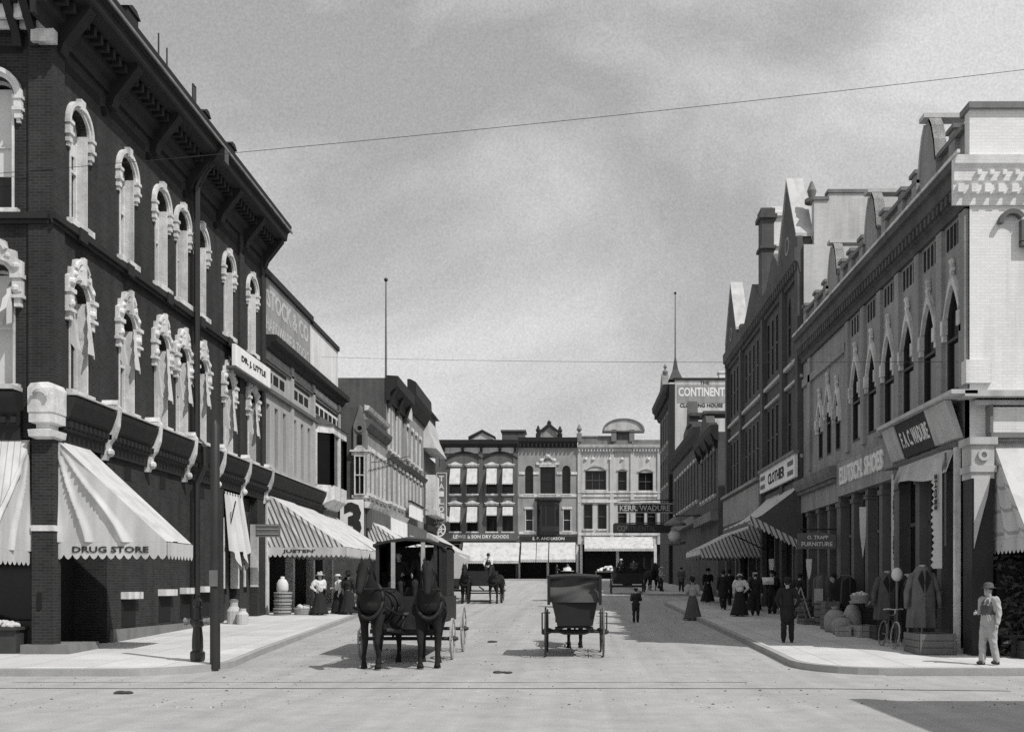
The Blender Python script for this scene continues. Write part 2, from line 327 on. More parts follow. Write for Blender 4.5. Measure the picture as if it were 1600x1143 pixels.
def window(F, par, h, fr='trim', lights=(2, 2), depth=.35, hood=None, hm='trim', sill='trim', blind=0, awn=None, jamb=True, curtain=None):
    a, b, c, d = h[:4]; r = h[4] if len(h) > 4 else 0; pt = h[5] if len(h) > 5 else 0; sp = d - r; uc = (a + b) / 2; hw = (b - a) / 2; fw = .07
    mb = MB(); g = -depth + .06
    mb.box(F, a, a + fw, g - .05, g + .05, c, sp); mb.box(F, b - fw, b, g - .05, g + .05, c, sp)
    mb.box(F, a + fw, b - fw, g - .05, g + .05, c, c + fw)
    zm = c + (d - c) * .5
    mb.box(F, a + fw, b - fw, g - .04, g + .06, zm - .035, zm + .035)
    if r > 0:
        pts = arch_pts(a, b, sp, r, pt); inn = [(uc + (p[0] - uc) * (1 - fw / hw), sp + (p[1] - sp) * (1 - fw / max(r, .2))) for p in pts]
        mb.loft([[F(p[0], g - .05, p[1]), F(q[0], g - .05, q[1]), F(q[0], g + .05, q[1]), F(p[0], g + .05, p[1])] for p, q in zip(pts, inn)])
    else: mb.box(F, a + fw, b - fw, g - .05, g + .05, d - fw, d)
    for i in range(1, lights[0]):
        u = a + (b - a) * i / lights[0]; mb.box(F, u - .025, u + .025, g - .03, g + .03, c + fw, d - fw * (1 if r == 0 else 2))
    if jamb:   # painted reveal linings
        mb.box(F, a - .004, a + .05, g + .05, .03, c, sp); mb.box(F, b - .05, b + .004, g + .05, .03, c, sp)
    o = mb.build('window', fr, par)
    p = MB(); pts = [(a, c), (b, c)] + list(reversed(arch_pts(a, b, sp, r, pt))) if r > 0 else [(a, c), (b, c), (b, d), (a, d)]
    p.prism(F, pts, g - .07, g - .03); p.build('pane', 'glass', o)
    if sill:
        s = MB(); s.box(F, a - .14, b + .14, -.1, .16, c - .16, c); s.box(F, a - .06, b + .06, -.1, .09, c - .26, c - .16); s.build('sill', sill, o)
    if blind:
        s = MB(); s.box(F, a + fw, b - fw, g - .028, g + .012, d - (d - c) * blind, d - (.02 if r == 0 else r * .4)); s.build('blind', 'blind', o)
    if hood:
        s = MB()
        if hood == 'round':
            for (r0, r1, n1) in ((hw + .03, hw + .12, .07), (hw + .12, hw + .22, .12)): s.arc(F, uc, sp - .02, r0, r1, 0, 180, 0, n1, 14, r / hw)
            for q in (-1, 1):
                x = uc + q * (hw + .13)
                for (w_, n_, za, zb) in ((.12, .15, -.1, -.02), (.09, .12, -.3, -.1), (.12, .15, -.38, -.3), (.08, .11, -.56, -.38), (.045, .07, -.66, -.56)): s.box(F, x - w_, x + w_, 0, n_, sp + za, sp + zb)
            s.prism(F, [(uc - .1, d + .02), (uc + .1, d + .02), (uc + .12, d + .28), (uc - .12, d + .28)], 0, .15)
        elif hood == 'ornate':
            z = d
            pts = [(-.78, -.75), (-.5, -.75), (-.5, -.25), (-.42, -.08), (-.3, .04), (0, .1), (.3, .04), (.42, -.08), (.5, -.25), (.5, -.75), (.78, -.75), (.78, .12), (.62, .2), (.6, .38), (.38, .44), (.34, .62), (.12, .7), (-.12, .7), (-.34, .62), (-.38, .44), (-.6, .38), (-.62, .2), (-.78, .12)]
            k = (hw + .22) / .78
            s.prism(F, [(uc + x * k, z + y) for x, y in pts], 0, .1)
            s.arc(F, uc, z - .1, hw * .98, hw + .1, 15, 165, .1, .15, 10, .55)
            for (x, y, rr) in ((-.62, .0, .12), (.62, .0, .12), (0, .45, .15), (-.4, .25, .1), (.4, .25, .1), (-.62, -.55, .14), (.62, -.55, .14)):
                s.ball(F(uc + x * k, .09, z + y), rr * .85, seg=8, n=5)
            for q in (-1, 1):
                x = uc + q * .66 * k
                s.box(F, x - .15, x + .15, 0, .19, z - .3, z - .2); s.box(F, x - .11, x + .11, 0, .15, z - .62, z - .3); s.box(F, x - .15, x + .15, 0, .18, z - .78, z - .7); s.box(F, x - .08, x + .08, 0, .12, z - .98, z - .78)
            s.box(F, uc - .08, uc + .08, .1, .2, z + .05, z + .74)
            s.arc(F, uc, z + .28, hw * .62, hw * .62 + .09, 20, 160, .1, .16, 10)
        elif hood == 'flat':
            s.box(F, a - .16, b + .16, 0, .16, d, d + .2); s.box(F, a - .24, b + .24, 0, .26, d + .2, d + .3)
            s.prism(F, [(a - .05, d + .3), (b + .05, d + .3), (uc + .12, d + .55), (uc - .12, d + .55)], 0, .2)
        elif hood == 'plain': s.box(F, a - .12, b + .12, 0, .1, d, d + .24)
        elif hood == 'seg':
            s.arc(F, uc, d - (hw + .1) * .9, (hw + .1) * 1.28, (hw + .1) * 1.28 + .2, 46, 134, 0, .14, 10)
        elif hood == 'point':
            k = hw + .11
            outp = [(uc + k * t, sp + (r + .3) * (1 - abs(t) ** 1.5)) for t in [i / 6 - 1 for i in range(13)]]
            inp = [(uc + (hw + .02) * t, sp + (r + .04) * (1 - abs(t) ** 1.5)) for t in [i / 6 - 1 for i in range(13)]]
            s.loft([[F(p[0], 0, p[1]), F(q[0], 0, q[1]), F(q[0], .1, q[1]), F(p[0], .1, p[1])] for p, q in zip(inp, outp)])
            for q in (-1, 1):
                s.box(F, uc + q * (hw + .06) - .09, uc + q * (hw + .06) + .09, 0, .14, sp - .34, sp + .02); s.box(F, uc + q * (hw + .1) - .07, uc + q * (hw + .1) + .07, 0, .1, sp - .5, sp - .32)
            zt = sp + r + .27
            s.box(F, uc - .05, uc + .05, .02, .11, zt - .05, zt + .3); s.ball(F(uc, .07, zt + .34), .09, seg=8, n=5); s.box(F, uc - .12, uc + .12, .03, .1, zt + .1, zt + .17)
        s.build('hood', hm, o)
    if awn:      # little fabric window awning: (top z, bottom z, projection)
        zt, zb, pj, am = awn[:4]; s = MB()
        if len(awn) < 5: s.grid(lambda i, j: F(a + .02 + (b - a - .04) * i, .04 + pj * j, zt + (zb - zt) * j - .05 * math.sin(math.pi * j)), 4, 5)
        for e in (a + .02, b - .02): s.poly([F(e, .04, zt), F(e, .04 + pj, zb), F(e, .04 + pj, zb - .1), F(e, .04, zb + .12)])
        if len(awn) > 4:     # cloth drawn to both sides, ragged edges
            for e, sg in ((a + .02, 1), (b - .02, -1)):
                for k in range(9):
                    t0, t1 = k / 9, (k + 1) / 9; w0 = .07 + .2 * t0 + .03 * math.sin(k * 2.3 + a); w1 = .07 + .2 * t1 + .03 * math.sin(k * 2.3 + 2.3 + a)
                    s.poly([F(e, .03 + pj * t0, zt + (zb - zt) * t0), F(e + sg * w0, .03 + pj * t0 * .8, zt + (zb - zt) * t0), F(e + sg * w1, .03 + pj * t1 * .8, zt + (zb - zt) * t1), F(e, .03 + pj * t1, zt + (zb - zt) * t1)])
        n = 6 if len(awn) < 5 else 0
        for i in range(n):
            x0 = a + .02 + (b - a - .04) * i / n; x1 = a + .02 + (b - a - .04) * (i + 1) / n
            s.poly([F(x0, .045 + pj, zb), F(x1, .045 + pj, zb), F(x1, .045 + pj, zb - .1), F((x0 + x1) / 2, .045 + pj, zb - .17), F(x0, .045 + pj, zb - .1)])
        s.build('window_awning', am, o, recalc=False)
    return o
def holes_of(ws): return [tuple(x['h']) for x in ws]
def facade(b, F, u0, u1, z0, z1, ws, m, D=6, depth=.35, name='wall', body=True, side=True, bu=None):
    mb = MB(); wall(mb, F, u0, u1, z0, z1, holes_of(ws), depth, side)
    if body: mb.box(F, (bu[0] if bu else u0) + .002, (bu[1] if bu else u1) - .002, -D, -depth, z0, z1)
    o = mb.build(name, m, b, recalc=False)
    for x in ws:
        k = {q: v for q, v in x.items() if q != 'h'}; k.setdefault('depth', depth); window(F, b, x['h'], **k)
    return o
def win(uc, w, z0, z1, r=0, pt=0, **k): return dict(h=(uc - w / 2, uc + w / 2, z0, z1, r, pt), **k)
def cornice(b, F, u0, u1, prof, m, name='cornice', dent=None, brk=None):
    mb = MB(); mb.prismu(F, prof, u0, u1)
    if dent:     # width, gap, n0, n1, z0, z1
        w_, g_, n0, n1, za, zb = dent; u = u0 + g_ / 2
        while u + w_ < u1: mb.box(F, u, u + w_, n0, n1, za, zb); u += w_ + g_
    if brk:
        for u, wd, pts in brk: mb.prismu(F, pts, u - wd / 2, u + wd / 2)
    return mb.build(name, m, b)
# ------------------------------------------------------------------ awnings
def awning(name, label, F, u0, u1, zt, zb, pj, m='canvas', side='canvas', vz=.35, flaps=(1, 1), words=None, wside=0, group=None, sag=.08, uflat=0, loc=None, folds=0, arms=True, zin=None, wm='let_dk', spread=0.0):
    o = thing(name, label, 'awning', F((u0 + u1) / 2, 0, zb - vz) if loc is None else loc, group)
    zin = zb if zin is None else zin
    rr = random.Random(len(label)); nu = max(8, int((u1 - u0) * 5)); ph = rr.random() * 6
    def top(i, j):
        u = u0 + (u1 - u0) * i; rip = .035 * math.sin(i * (u1 - u0) * 4.3 + ph) * j + .02 * math.sin(i * (u1 - u0) * 9.1) * j
        return F(u, .05 + pj * j, zt + (zb - zt) * j - sag * math.sin(math.pi * j) - rip)
    c = MB(); c.grid(top, nu, 8); c.build('canopy', m, o, smooth=True, recalc=False)
    v = MB(); ns = max(6, int((u1 - u0) / .22))
    def scal(P, L):
        n = max(4, int(L / .2))
        for k in range(n):
            a, b = L * k / n, L * (k + 1) / n; pts = [P(a, 0), P(b, 0), P(b, -vz * .72)]
            for q in (.75, .5, .25): pts.append(P(a + (b - a) * q, -vz * (.72 + .28 * math.sin(math.pi * q))))
            pts.append(P(a, -vz * .72)); v.poly(pts)
    scal(lambda t, h: F(u0 + t, .06 + pj, zb + h), u1 - u0)
    for e, on in zip((u0, u1), flaps):
        if not on: continue
        sg = -1 if e == u0 else 1
        def fl(i, j, e=e, sg=sg):
            n = .05 + pj * i; zc = zt + (zb - zt) * i - sag * math.sin(math.pi * i); zbm = zin + (zb - zin) * i
            z = zc + (zbm - zc) * j
            f = 0
            if folds:
                th = math.atan2(n, zt - z + .02); q = math.hypot(n, zt - z); f = folds * ((1 - abs(math.sin(th * 10.5 + .25 * math.sin(q * 2.1)))) ** 3 * 1.3 - .25 + .3 * math.sin(th * 23)) * min(1, q / 1.1) * (1 - .5 * i)
            return F(e + sg * (.004 + abs(f) * .5 + f * .5), n, z)
        s = MB(); s.grid(fl, 64 if folds else 10, 30 if folds else 16); s.build('side_panel', side, o, smooth=True, recalc=False)
        scal(lambda t, h, e=e, sg=sg: F(e + sg * .012, .05 + t, zin + (zb - zin) * t / pj + h), pj)
    v.build('valance', 'canvas' if words else side, o, recalc=False)
    if arms:
        a = MB()
        for e in (u0 + .1, u1 - .1): a.tube([F(e, .06, zin + .05 - vz * .3), F(e, pj, zb - .03)], .022, 6)
        a.tube([F(u0 + .02, .03 + pj, zb), F(u1 - .02, .03 + pj, zb)], .025, 6); a.build('support_arm', 'iron', o)
    if words:
        s, wd, off, ht = words
        if wside == 0: P = lambda a, b_, c_: F(u0 - .02 - c_, off + a, zb - vz * .42 + b_)
        else: P = lambda a, b_, c_: F((u0 + u1) / 2 + off + a, .075 + pj + c_, zb - vz * .42 + b_)
        text(s, P, wd, ht, wm, o)
    return o
# ------------------------------------------------------------------ ground, street, pavements
def strip(name, cols, m, thick=None, kind='structure', dz=0.0):
    """cols: list of (y, x0, x1); a sheet that follows the rising street"""
    mb = MB()
    mb.loft([[(x0, y, gz(y) + dz), (x1, y, gz(y) + dz)] for y, x0, x1 in cols], closed=False)
    return tag(mb.build(name, m, recalc=False), kind=kind)
ys = [-120, -20, 0, 20, 21, 24, 30, 40, 50, 57, 68, 80, 95, 109, 118, 130, 150, 400]
mb = MB(); mb.loft([[(x, y, gz(y) - .02) for x in (-400, -60, -30, -10, 0, 10, 30, 60, 400)] for y in ys], closed=False)
tag(mb.build('ground', 'earth', recalc=False), kind='structure')
def kl(y): return -7.72 - .062 * (min(y, 44) - 22) - .012 * (max(y, 44) - 44)       # left kerb line
KR = 5.2
strip('cross_street', [(-25, -60, 60), (0, -60, 60), (20, -60, 60), (21.3, -60, 60)], 'road')
strip('main_street', [(y, kl(y) - .05 if y > 23 else -9.4, KR + .05 if y > 23 else 6.6) for y in (21.3, 23, 25, 30, 35, 40, 44, 50, 57)] + [(57.4, kl(57), 14), (68, kl(68), 14), (68.4, kl(68), KR + .1), (80, kl(80), KR + .1), (95, kl(95), KR + .1), (104.5, kl(104), KR + .1)] + [(104.6, -24, 18), (112, -24, 18), (118.6, -24, 18)], 'road')
def slab(name, outline, m, top, kerb_m=None, kw=.16):
    """pavement with a rounded outline; edges drop 0.15 m as a kerb of its own"""
    mb = MB(); mb.poly([(x, y, gz(y) + top) for x, y in outline]); o = mb.build(name, m, recalc=False); tag(o, kind='structure'); return o
def pavement(name, inner, outer):
    """inner and outer polylines of equal length, walk sheet between them, kerb stones along outer"""
    mb = MB(); mb.loft([[(a[0], a[1], gz(a[1]) + .15), (b[0], b[1], gz(b[1]) + .15)] for a, b in zip(inner, outer)], closed=False)
    tag(mb.build('sidewalk', 'walk', recalc=False), kind='structure')
    k = MB(); rings = []
    for i, (a, b) in enumerate(zip(inner, outer)):
        p = Vector((b[0], b[1])); q = Vector((outer[min(i + 1, len(outer) - 1)][0], outer[min(i + 1, len(outer) - 1)][1])); r = Vector(outer[max(i - 1, 0)][:2]); d = (q - r).normalized(); nrm = Vector((-d.y, d.x))
        if nrm.dot(Vector(a[:2]) - p) > 0: nrm = -nrm
        e = p + nrm * .15; z = gz(p.y)
        rings.append([(p.x, p.y, z - .03), (e.x, e.y, z - .03), (e.x, e.y, z + .146), (p.x, p.y, z + .146)])
    k.loft(rings); tag(k.build('kerb', 'kerb'), kind='structure')
def arcp(cx, cy, r, a0, a1, n=7): return [(cx + r * math.cos(R(a0 + (a1 - a0) * i / n)), cy + r * math.sin(R(a0 + (a1 - a0) * i / n))) for i in range(n + 1)]
# left corner: along the cross street, round the corner, then up the street
oc = arcp(-9.35, 23.05, 1.65, -90, 2); ol = [(-60, 21.4), (-30, 21.4), (-16, 21.4)] + oc + [(kl(y), y) for y in (26, 30, 36, 44, 50, 57, 68, 80, 95, 104)]
il = [(-60, 26.5), (-30, 26.5), (-16, 26.5)] + [(-13.2, 26.2)] * len(oc) + [(-13.2, y) for y in (26.5, 30, 36, 44, 50, 57, 68, 80, 95, 104)]
pavement('sidewalk', il, ol)
oc = arcp(6.9, 23.3, 1.75, -90, -180); orr = [(60, 21.55), (30, 21.55), (14, 21.55)] + oc + [(KR - .02, y) for y in (26, 30, 36, 42, 48, 54)] + arcp(7.2, 54.6, 2.0, 180, 90, 5) + [(14, 56.6)]
ir = [(60, 26), (30, 26), (14, 26)] + [(10.2, 26)] * len(oc) + [(10.2, y) for y in (26.5, 30, 36, 42, 48, 54)] + [(10.4, 54.6)] * 6 + [(14, 54.6)]
pavement('sidewalk', ir, orr)
orr = [(14, 68.2)] + arcp(7.2, 70.2, 2.0, -90, -180, 5) + [(KR, y) for y in (76, 84, 95, 104)]
ir = [(14, 70)] + [(10.4, 70.2)] * 6 + [(10.4, y) for y in (76, 84, 95, 104)]
pavement('sidewalk', ir, orr)
pavement('sidewalk', [(x, 122.5) for x in (-40, -22, -10, 0, 16, 40)], [(x, 118.4) for x in (-40, -22, -10, 0, 16, 40)])
# dark strips painted as an overhead wire's shadow, and dark litter on the dust
def path_strip(name, pts, wd, m, dz):
    mb = MB(); rr = random.Random(3); rings = []
    for x, y in pts:
        w_ = wd * rr.uniform(.5, 1.2); rings.append([(x, y - w_, gz(y) + dz), (x, y + w_, gz(y) + dz)])
    mb.loft(rings, closed=False); return tag(mb.build(name, m, recalc=False), kind='structure')
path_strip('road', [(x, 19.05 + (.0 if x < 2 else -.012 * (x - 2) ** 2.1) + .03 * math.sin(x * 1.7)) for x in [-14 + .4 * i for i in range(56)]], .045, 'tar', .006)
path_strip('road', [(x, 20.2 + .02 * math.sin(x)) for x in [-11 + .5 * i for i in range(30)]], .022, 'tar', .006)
for i, (px, d) in enumerate(((785, 21.8), (770, 30), (190, 18.1), (630, 33))):
    mb = MB(); rr = random.Random(i); x, y = PX(px, d), d; L = .35 if i == 0 else rr.uniform(.1, .26)
    for k in range(7): mb.ball((x + rr.uniform(-L, L) * .6, y + rr.uniform(-.08, .08), gz(y) + .02), rr.uniform(.03, .07), 1.6, 1, .5, 6, 4)
    tag(mb.build('dung_pile', 'wood_dk'), ['dark dung pile on the road between the wagon team and the buggy', 'small dark dropping on the road farther up beyond the wagon', 'little dark dropping far left in the cross street', 'dark dropping on the road behind the wagon', 'small dropping on the road just in front of the buggy', 'small dropping on the road in front of the right-hand kerb', 'small dropping on the road beside the left-hand kerb', 'small dropping on the lit road beyond the buggy', 'dropping on the road beside the front hoofs of the wagon team', 'small dropping on the road at the lower right'][i], 'dung', 'droppings on the dusty road')

rr = random.Random(21); mb = MB(); mb2 = MB()
for k in range(1500):
    y = 16 + 45 * rr.random() ** 1.8; x = rr.uniform(-8, 5) if y > 22 else rr.uniform(-16, 12); s_ = rr.uniform(.006, .018) * (1.7 if rr.random() < .08 else 1); q = mb if rr.random() < .7 else mb2; b = len(q.v); z = gz(y)
    q.v += [(x + s_ * 1.5, y, z), (x, y + s_, z), (x - s_ * 1.4, y, z), (x, y - s_, z), (x + s_ * .2, y, z + s_ * .8)]; q.f += [(b, b + 1, b + 4), (b + 1, b + 2, b + 4), (b + 2, b + 3, b + 4), (b + 3, b, b + 4)]
tag(mb.build('road_litter', 'wood_dk', recalc=False), 'dark crumbs of dirt and manure scattered over the dusty road', 'litter', kind='stuff'); tag(mb2.build('gravel', 'stone', recalc=False), 'pale pebbles scattered over the dusty road', 'gravel', kind='stuff')
# ================================================================== left corner store (three storeys, dark brick)
LX, LY, LE = -12.6, 24.9, 42.2
FLs, FLf = FL(LX), FF(LY)
L1 = thing('corner_store', 'dark brick three-storey corner store with white arched window hoods above the drug store awning', 'building', (-18, 33, .15))
third = dict(fr='trim', hood='round', lights=(1, 2)); second = dict(fr='trim', hood='ornate', lights=(1, 2))
Ys = (26.25, 29.1, 31.55, 33.25, 34.95, 37.75, 40.55)
ws3 = [win(y, .92, 11.15, 14.05, .46, blind=.0 if i % 2 else .35, **third) for i, y in enumerate(Ys)]
ws2 = [win(y, .98, 6.85, 9.55, .3, awn=(9.3, 7.9 + .25 * math.sin(i * 2.1), .17, 'canvas', 1), blind=.0, **second) for i, y in enumerate(Ys)]
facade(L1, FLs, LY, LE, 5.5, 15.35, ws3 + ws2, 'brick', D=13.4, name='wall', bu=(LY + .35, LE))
wf3 = [win(x, 1.0, 11.05, 14.3, .5, blind=.72, **third) for x in (-14.0, -17.2, -20.4, -23.6)]
wf2 = [win(x, 1.05, 6.8, 9.65, .3, blind=.98, awn=(9.35, 8.2, .5, 'stripe_y', 1), **second) for x in (-14.0, -17.2, -20.4, -23.6)]
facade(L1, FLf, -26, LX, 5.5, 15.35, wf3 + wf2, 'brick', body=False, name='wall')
# corner pilasters and belt course
mb = MB(); mb.box(FLf, -13.12, LX + .08, 0, .08, 6.6, 15.3); mb.box(FLs, LY + .003, LY + .5, .003, .08, 6.6, 15.3); mb.box(FLs, 38.9, 39.4, .0, .09, 6.6, 15.3); mb.box(FLs, LE - .5, LE, .0, .09, 6.6, 15.3)
mb.build('pilaster', 'brick', L1)
mb = MB()
for (F, a, b) in ((FLs, LY - .2, LE), (FLf, -26, LX - .0)):
    mb.box(F, a, b, .085, .2, 10.78, 10.93); mb.box(F, a, b, .085, .13, 10.68, 10.775)
    u = a
    while F is FLs and u < b - 1.5: mb.box(F, u + 1.2, u + 1.6, .2, .24, 10.66, 10.98); u += 2.83
mb.build('belt_course', 'cornice_dk', L1)
# flat panels under the cornice painted with recess shade, frieze and heavy cornice with brackets
mb = MB()
for y in (25.05, 27.95, 30.85, 33.75, 36.65, 39.55):
    mb.box(FLs, y + .1, y + 2.4, .0, .012, 14.78, 15.0); mb.ball(FLs(y + 2.6, .02, 14.72), .13, seg=8, n=5)
mb.box(FLf, -15.6, -13.3, 0, .012, 14.85, 15.02); mb.build('wall_panel', 'dark_in', L1)
cp = [(0, 15.3), (.1, 15.3), (.14, 15.55), (.3, 15.62), (.34, 16.0), (.95, 16.12), (1.0, 16.42), (1.12, 16.5), (1.15, 16.72), (0, 16.72)]
bk = [(0, 14.95), (.16, 14.95), (.24, 15.2), (.4, 15.4), (.86, 16.0), (.86, 16.12), (0, 16.12)]
cornice(L1, FLs, LY - 1.0, LE, cp, 'cornice_dk', brk=[(y + .2, .34, bk) for y in (25.0, 27.8, 30.7, 33.6, 36.5, 39.3, 41.75)], dent=(.14, .22, .3, .62, 15.78, 16.0))
cornice(L1, FLf, -26, LX - .02, cp, 'cornice_dk', brk=[(x, .2, bk) for x in (-12.95, -13.35, -15.5, -15.9, -18.6, -19)], dent=(.14, .22, .3, .62, 15.78, 16.0))
mb = MB(); mb.box(FLf, -15.6, -12.5, .17, .24, 15.33, 15.52)
for x in (-13.55, -13.15): mb.box(FLf, x - .1, x + .1, .4, .5, 15.45, 15.95)
mb.box(FLf, -12.95, -12.4, .1, .3, 15.0, 15.3); mb.build('frieze_trim', 'trim', L1)
mb = MB(); mb.prismu(FLs, [(1.14, 16.42), (1.19, 16.42), (1.19, 16.5), (1.14, 16.5)], LY - 1.2, LE); mb.build('cornice_edge', 'stone_dk', L1)
mb = MB(); mb.box(ID, -26, LX, LY, LE, 16.3, 16.6); mb.build('roof', 'slate', L1)
for (y, ww, hh) in ((27.2, .7, .6), (32.9, .5, .45), (35.4, .6, .5)):
    mb = MB(); mb.box(FLs, y, y + ww, .35, .85, 16.7, 16.7 + hh); mb.prism(FLs, [(y - .06, 16.7 + hh), (y + ww + .06, 16.7 + hh), (y + ww * .7, 16.85 + hh), (y + ww * .3, 16.85 + hh)], .3, .9); mb.build('chimney', 'cornice_dk', L1)
mb = MB(); mb.tube([FLs(28.9, 1.0, 16.7), FLs(28.9, 1.0, 17.5)], .025, 6); mb.tube([FLs(29.5, 1.0, 16.7), FLs(29.5, 1.0, 17.4)], .025, 6); mb.tube([FLs(31.4, 1.05, 16.7), FLs(31.4, 1.05, 17.3), FLs(31.6, 1.05, 17.3), FLs(31.6, 1.05, 16.7)], .035, 6); mb.build('roof_rod', 'iron', L1)
# storefront cornice with white consoles
sp = [(0, 5.45), (.1, 5.45), (.12, 5.75), (.2, 5.8), (.22, 6.0), (.3, 6.1), (.42, 6.42), (.45, 6.56), (0, 6.62)]
cornice(L1, FLs, LY + .3, 51.9, sp, 'cornice_dk', 'storefront_cornice', dent=(.12, .13, .2, .3, 5.84, 5.98))
cornice(L1, FLf, -26, -13.3, sp, 'cornice_dk', 'storefront_cornice', dent=(.12, .13, .2, .3, 5.84, 5.98))
mb = MB(); mb.box(FLs, LY + .35, 51.9, 0, .47, 6.622, 6.66); mb.box(FLf, -26, -13.3, 0, .47, 6.622, 6.72); mb.build('cornice_ledge', 'stone', L1)
con = [(0, 5.3), (.14, 5.3), (.2, 5.5), (.24, 5.75), (.36, 5.9), (.46, 6.2), (.5, 6.7), (.46, 6.78), (0, 6.78)]
for y in (27.6, 30.4, 33.3, 36.1, 39.0, 41.95):
    mb = MB(); mb.prismu(FLs, con, y - .085, y + .085); mb.prism(FLs, [(y - .1, 6.78), (y + .1, 6.78), (y, 6.92)], 0, .44); mb.ball(FLs(y, .22, 5.5), .12, seg=8, n=5); mb.build('console', 'trim', L1)
mb = MB()   # white carved block over the corner pier
q = [(-13.22, 24.55), (-12.22, 24.55), (-12.22, 25.5), (-13.22, 25.5)]
def ring(e, z): return [(-12.97 - e, 24.55 - e, z), (-12.4 + e, 24.55 - e, z), (-12.4 + e, 25.2 + e, z), (-12.97 - e, 25.2 + e, z)]
mb.loft([ring(-.1, 5.45), ring(0, 5.5), ring(.02, 5.66), ring(-.12, 5.7), ring(-.12, 5.8), ring(.0, 5.84), ring(.0, 6.05), ring(.02, 6.08), ring(.02, 6.66), ring(-.03, 6.78), ring(-.2, 6.84)])
mb.arc(FF(24.48), -12.68, 6.45, .16, .22, 0, 180, 0, .06, 10); mb.build('pier_capital', 'trim', L1)
# corner pier, ground floor walls, recessed shop front
mb = MB(); mb.box(ID, -13.0, -12.48, 24.75, 25.12, .5, 5.5); mb.build('pier', 'brick', L1)
mb = MB(); mb.box(ID, -13.02, -12.46, 24.73, 25.14, 3.24, 3.38); mb.build('pier_band', 'trim', L1)
mb = MB(); mb.box(FF(24.75), -12.86, -12.76, 0, .03, 1.35, 1.75); mb.build('pier_slot', 'dark_in', L1)
mb = MB(); mb.loft([[(-13.2, 24.6, .1), (-12.0, 24.6, .1), (-12.0, 26.2, .1), (-13.2, 26.2, .1)], [(-13.2, 24.6, .5), (-12.05, 24.6, .5), (-12.05, 26.2, .5), (-13.2, 26.2, .5)]]); mb.build('step', 'stone_dk', L1)
mb = MB(); mb.box(FLs, 28.05, 36.4, -.4, .0, .0, 5.5); mb.box(FLs, 27.9, 28.05, -1.2, -.003, 0, 5.5); mb.box(FLs, 36.4, 36.6, -.6, -.003, 0, 5.5); mb.build('ground_wall', 'brick', L1)
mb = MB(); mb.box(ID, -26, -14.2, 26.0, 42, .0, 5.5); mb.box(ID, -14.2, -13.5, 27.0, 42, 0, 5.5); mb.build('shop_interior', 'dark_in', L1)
mb = MB(); mb.box(FLf, -26, -13.1, -1.0, -.3, .1, .95); mb.build('bulkhead', 'wood_dk', L1)
mb = MB(); mb.box(FLf, -26, -13.15, -.5, -.3, .95, 1.05); mb.box(FLf, -13.6, -13.5, -1.05, -.95, 1.05, 5.4); mb.box(FLf, -17.6, -17.5, -1.05, -.95, 1.05, 5.4); mb.build('shop_frame', 'wood_dk', L1)
mb = MB(); mb.box(FLf, -26, -13.5, -1.06, -1.03, 1.0, 5.4); mb.build('shop_window', 'glass', L1)
for y in (29.2, 31.7, 35.1):
    mb = MB(); mb.box(FLs, y - .2, y + .2, .0, .012, 4.92, 5.3); mb.build('vent', 'dark_in', L1)
for y in (29.25, 31.85, 33.6, 35.3):
    mb = MB(); mb.box(FLs, y - .5, y + .5, .0, .22, gsw(y) + 1.15, gsw(y) + 1.35); o = mb.build('ledge', 'trim', L1)
    mb = MB(); mb.box(FLs, y - .45, y + .45, .0, .014, gsw(y) + .35, gsw(y) + 1.145); mb.build('basement_window', 'dark_in', o)  # flat dark panel below each ledge
mb = MB(); mb.box(FLs, 28.05, 36.4, .0, .1, gsw(28) - .2, gsw(28) + .35); mb.build('plinth', 'stone_dk', L1)
mb = MB(); x = .26
mb.tube([FLs(33.9, .9, 16.1), FLs(33.9, .5, 15.6), FLs(33.9, x, 15.1), FLs(33.9, x, 6.8), FLs(33.9, .52, 6.5), FLs(33.9, .52, 5.9), FLs(33.9, x, 5.3), FLs(33.9, x, 1.0)], .11, 8)
mb.box(FLs, 33.7, 34.1, .75, 1.25, 15.9, 16.3); mb.build('downpipe', 'iron', L1)
# far end of the ground floor: doorways with posts
mb = MB()
for y, ww in ((36.85, .5), (39.1, .45), (41.6, 1.1)): mb.box(FLs, y - ww / 2, y + ww / 2, -.3, .08, gsw(y) - .1, 5.5)
mb.build('ground_pilaster', 'brick', L1)
for y in (37.9, 40.3):
    mb = MB(); mb.box(FLs, y - .75, y + .75, -.3, -.24, gsw(y), 5.4)
    d = mb.build('door', 'wood_dk', L1); mb = MB(); mb.box(FLs, y - .4, y + .4, -.235, -.225, gsw(y) + 1.0, gsw(y) + 2.6); mb.build('door_glass', 'glass', d)
    mb = MB()
    for e in (y - .8, y + .8): mb.box(FLs, e - .06, e + .06, -.2, .1, gsw(y) + 1.2, 4.4)
    mb.build('door_post', 'trim', d)

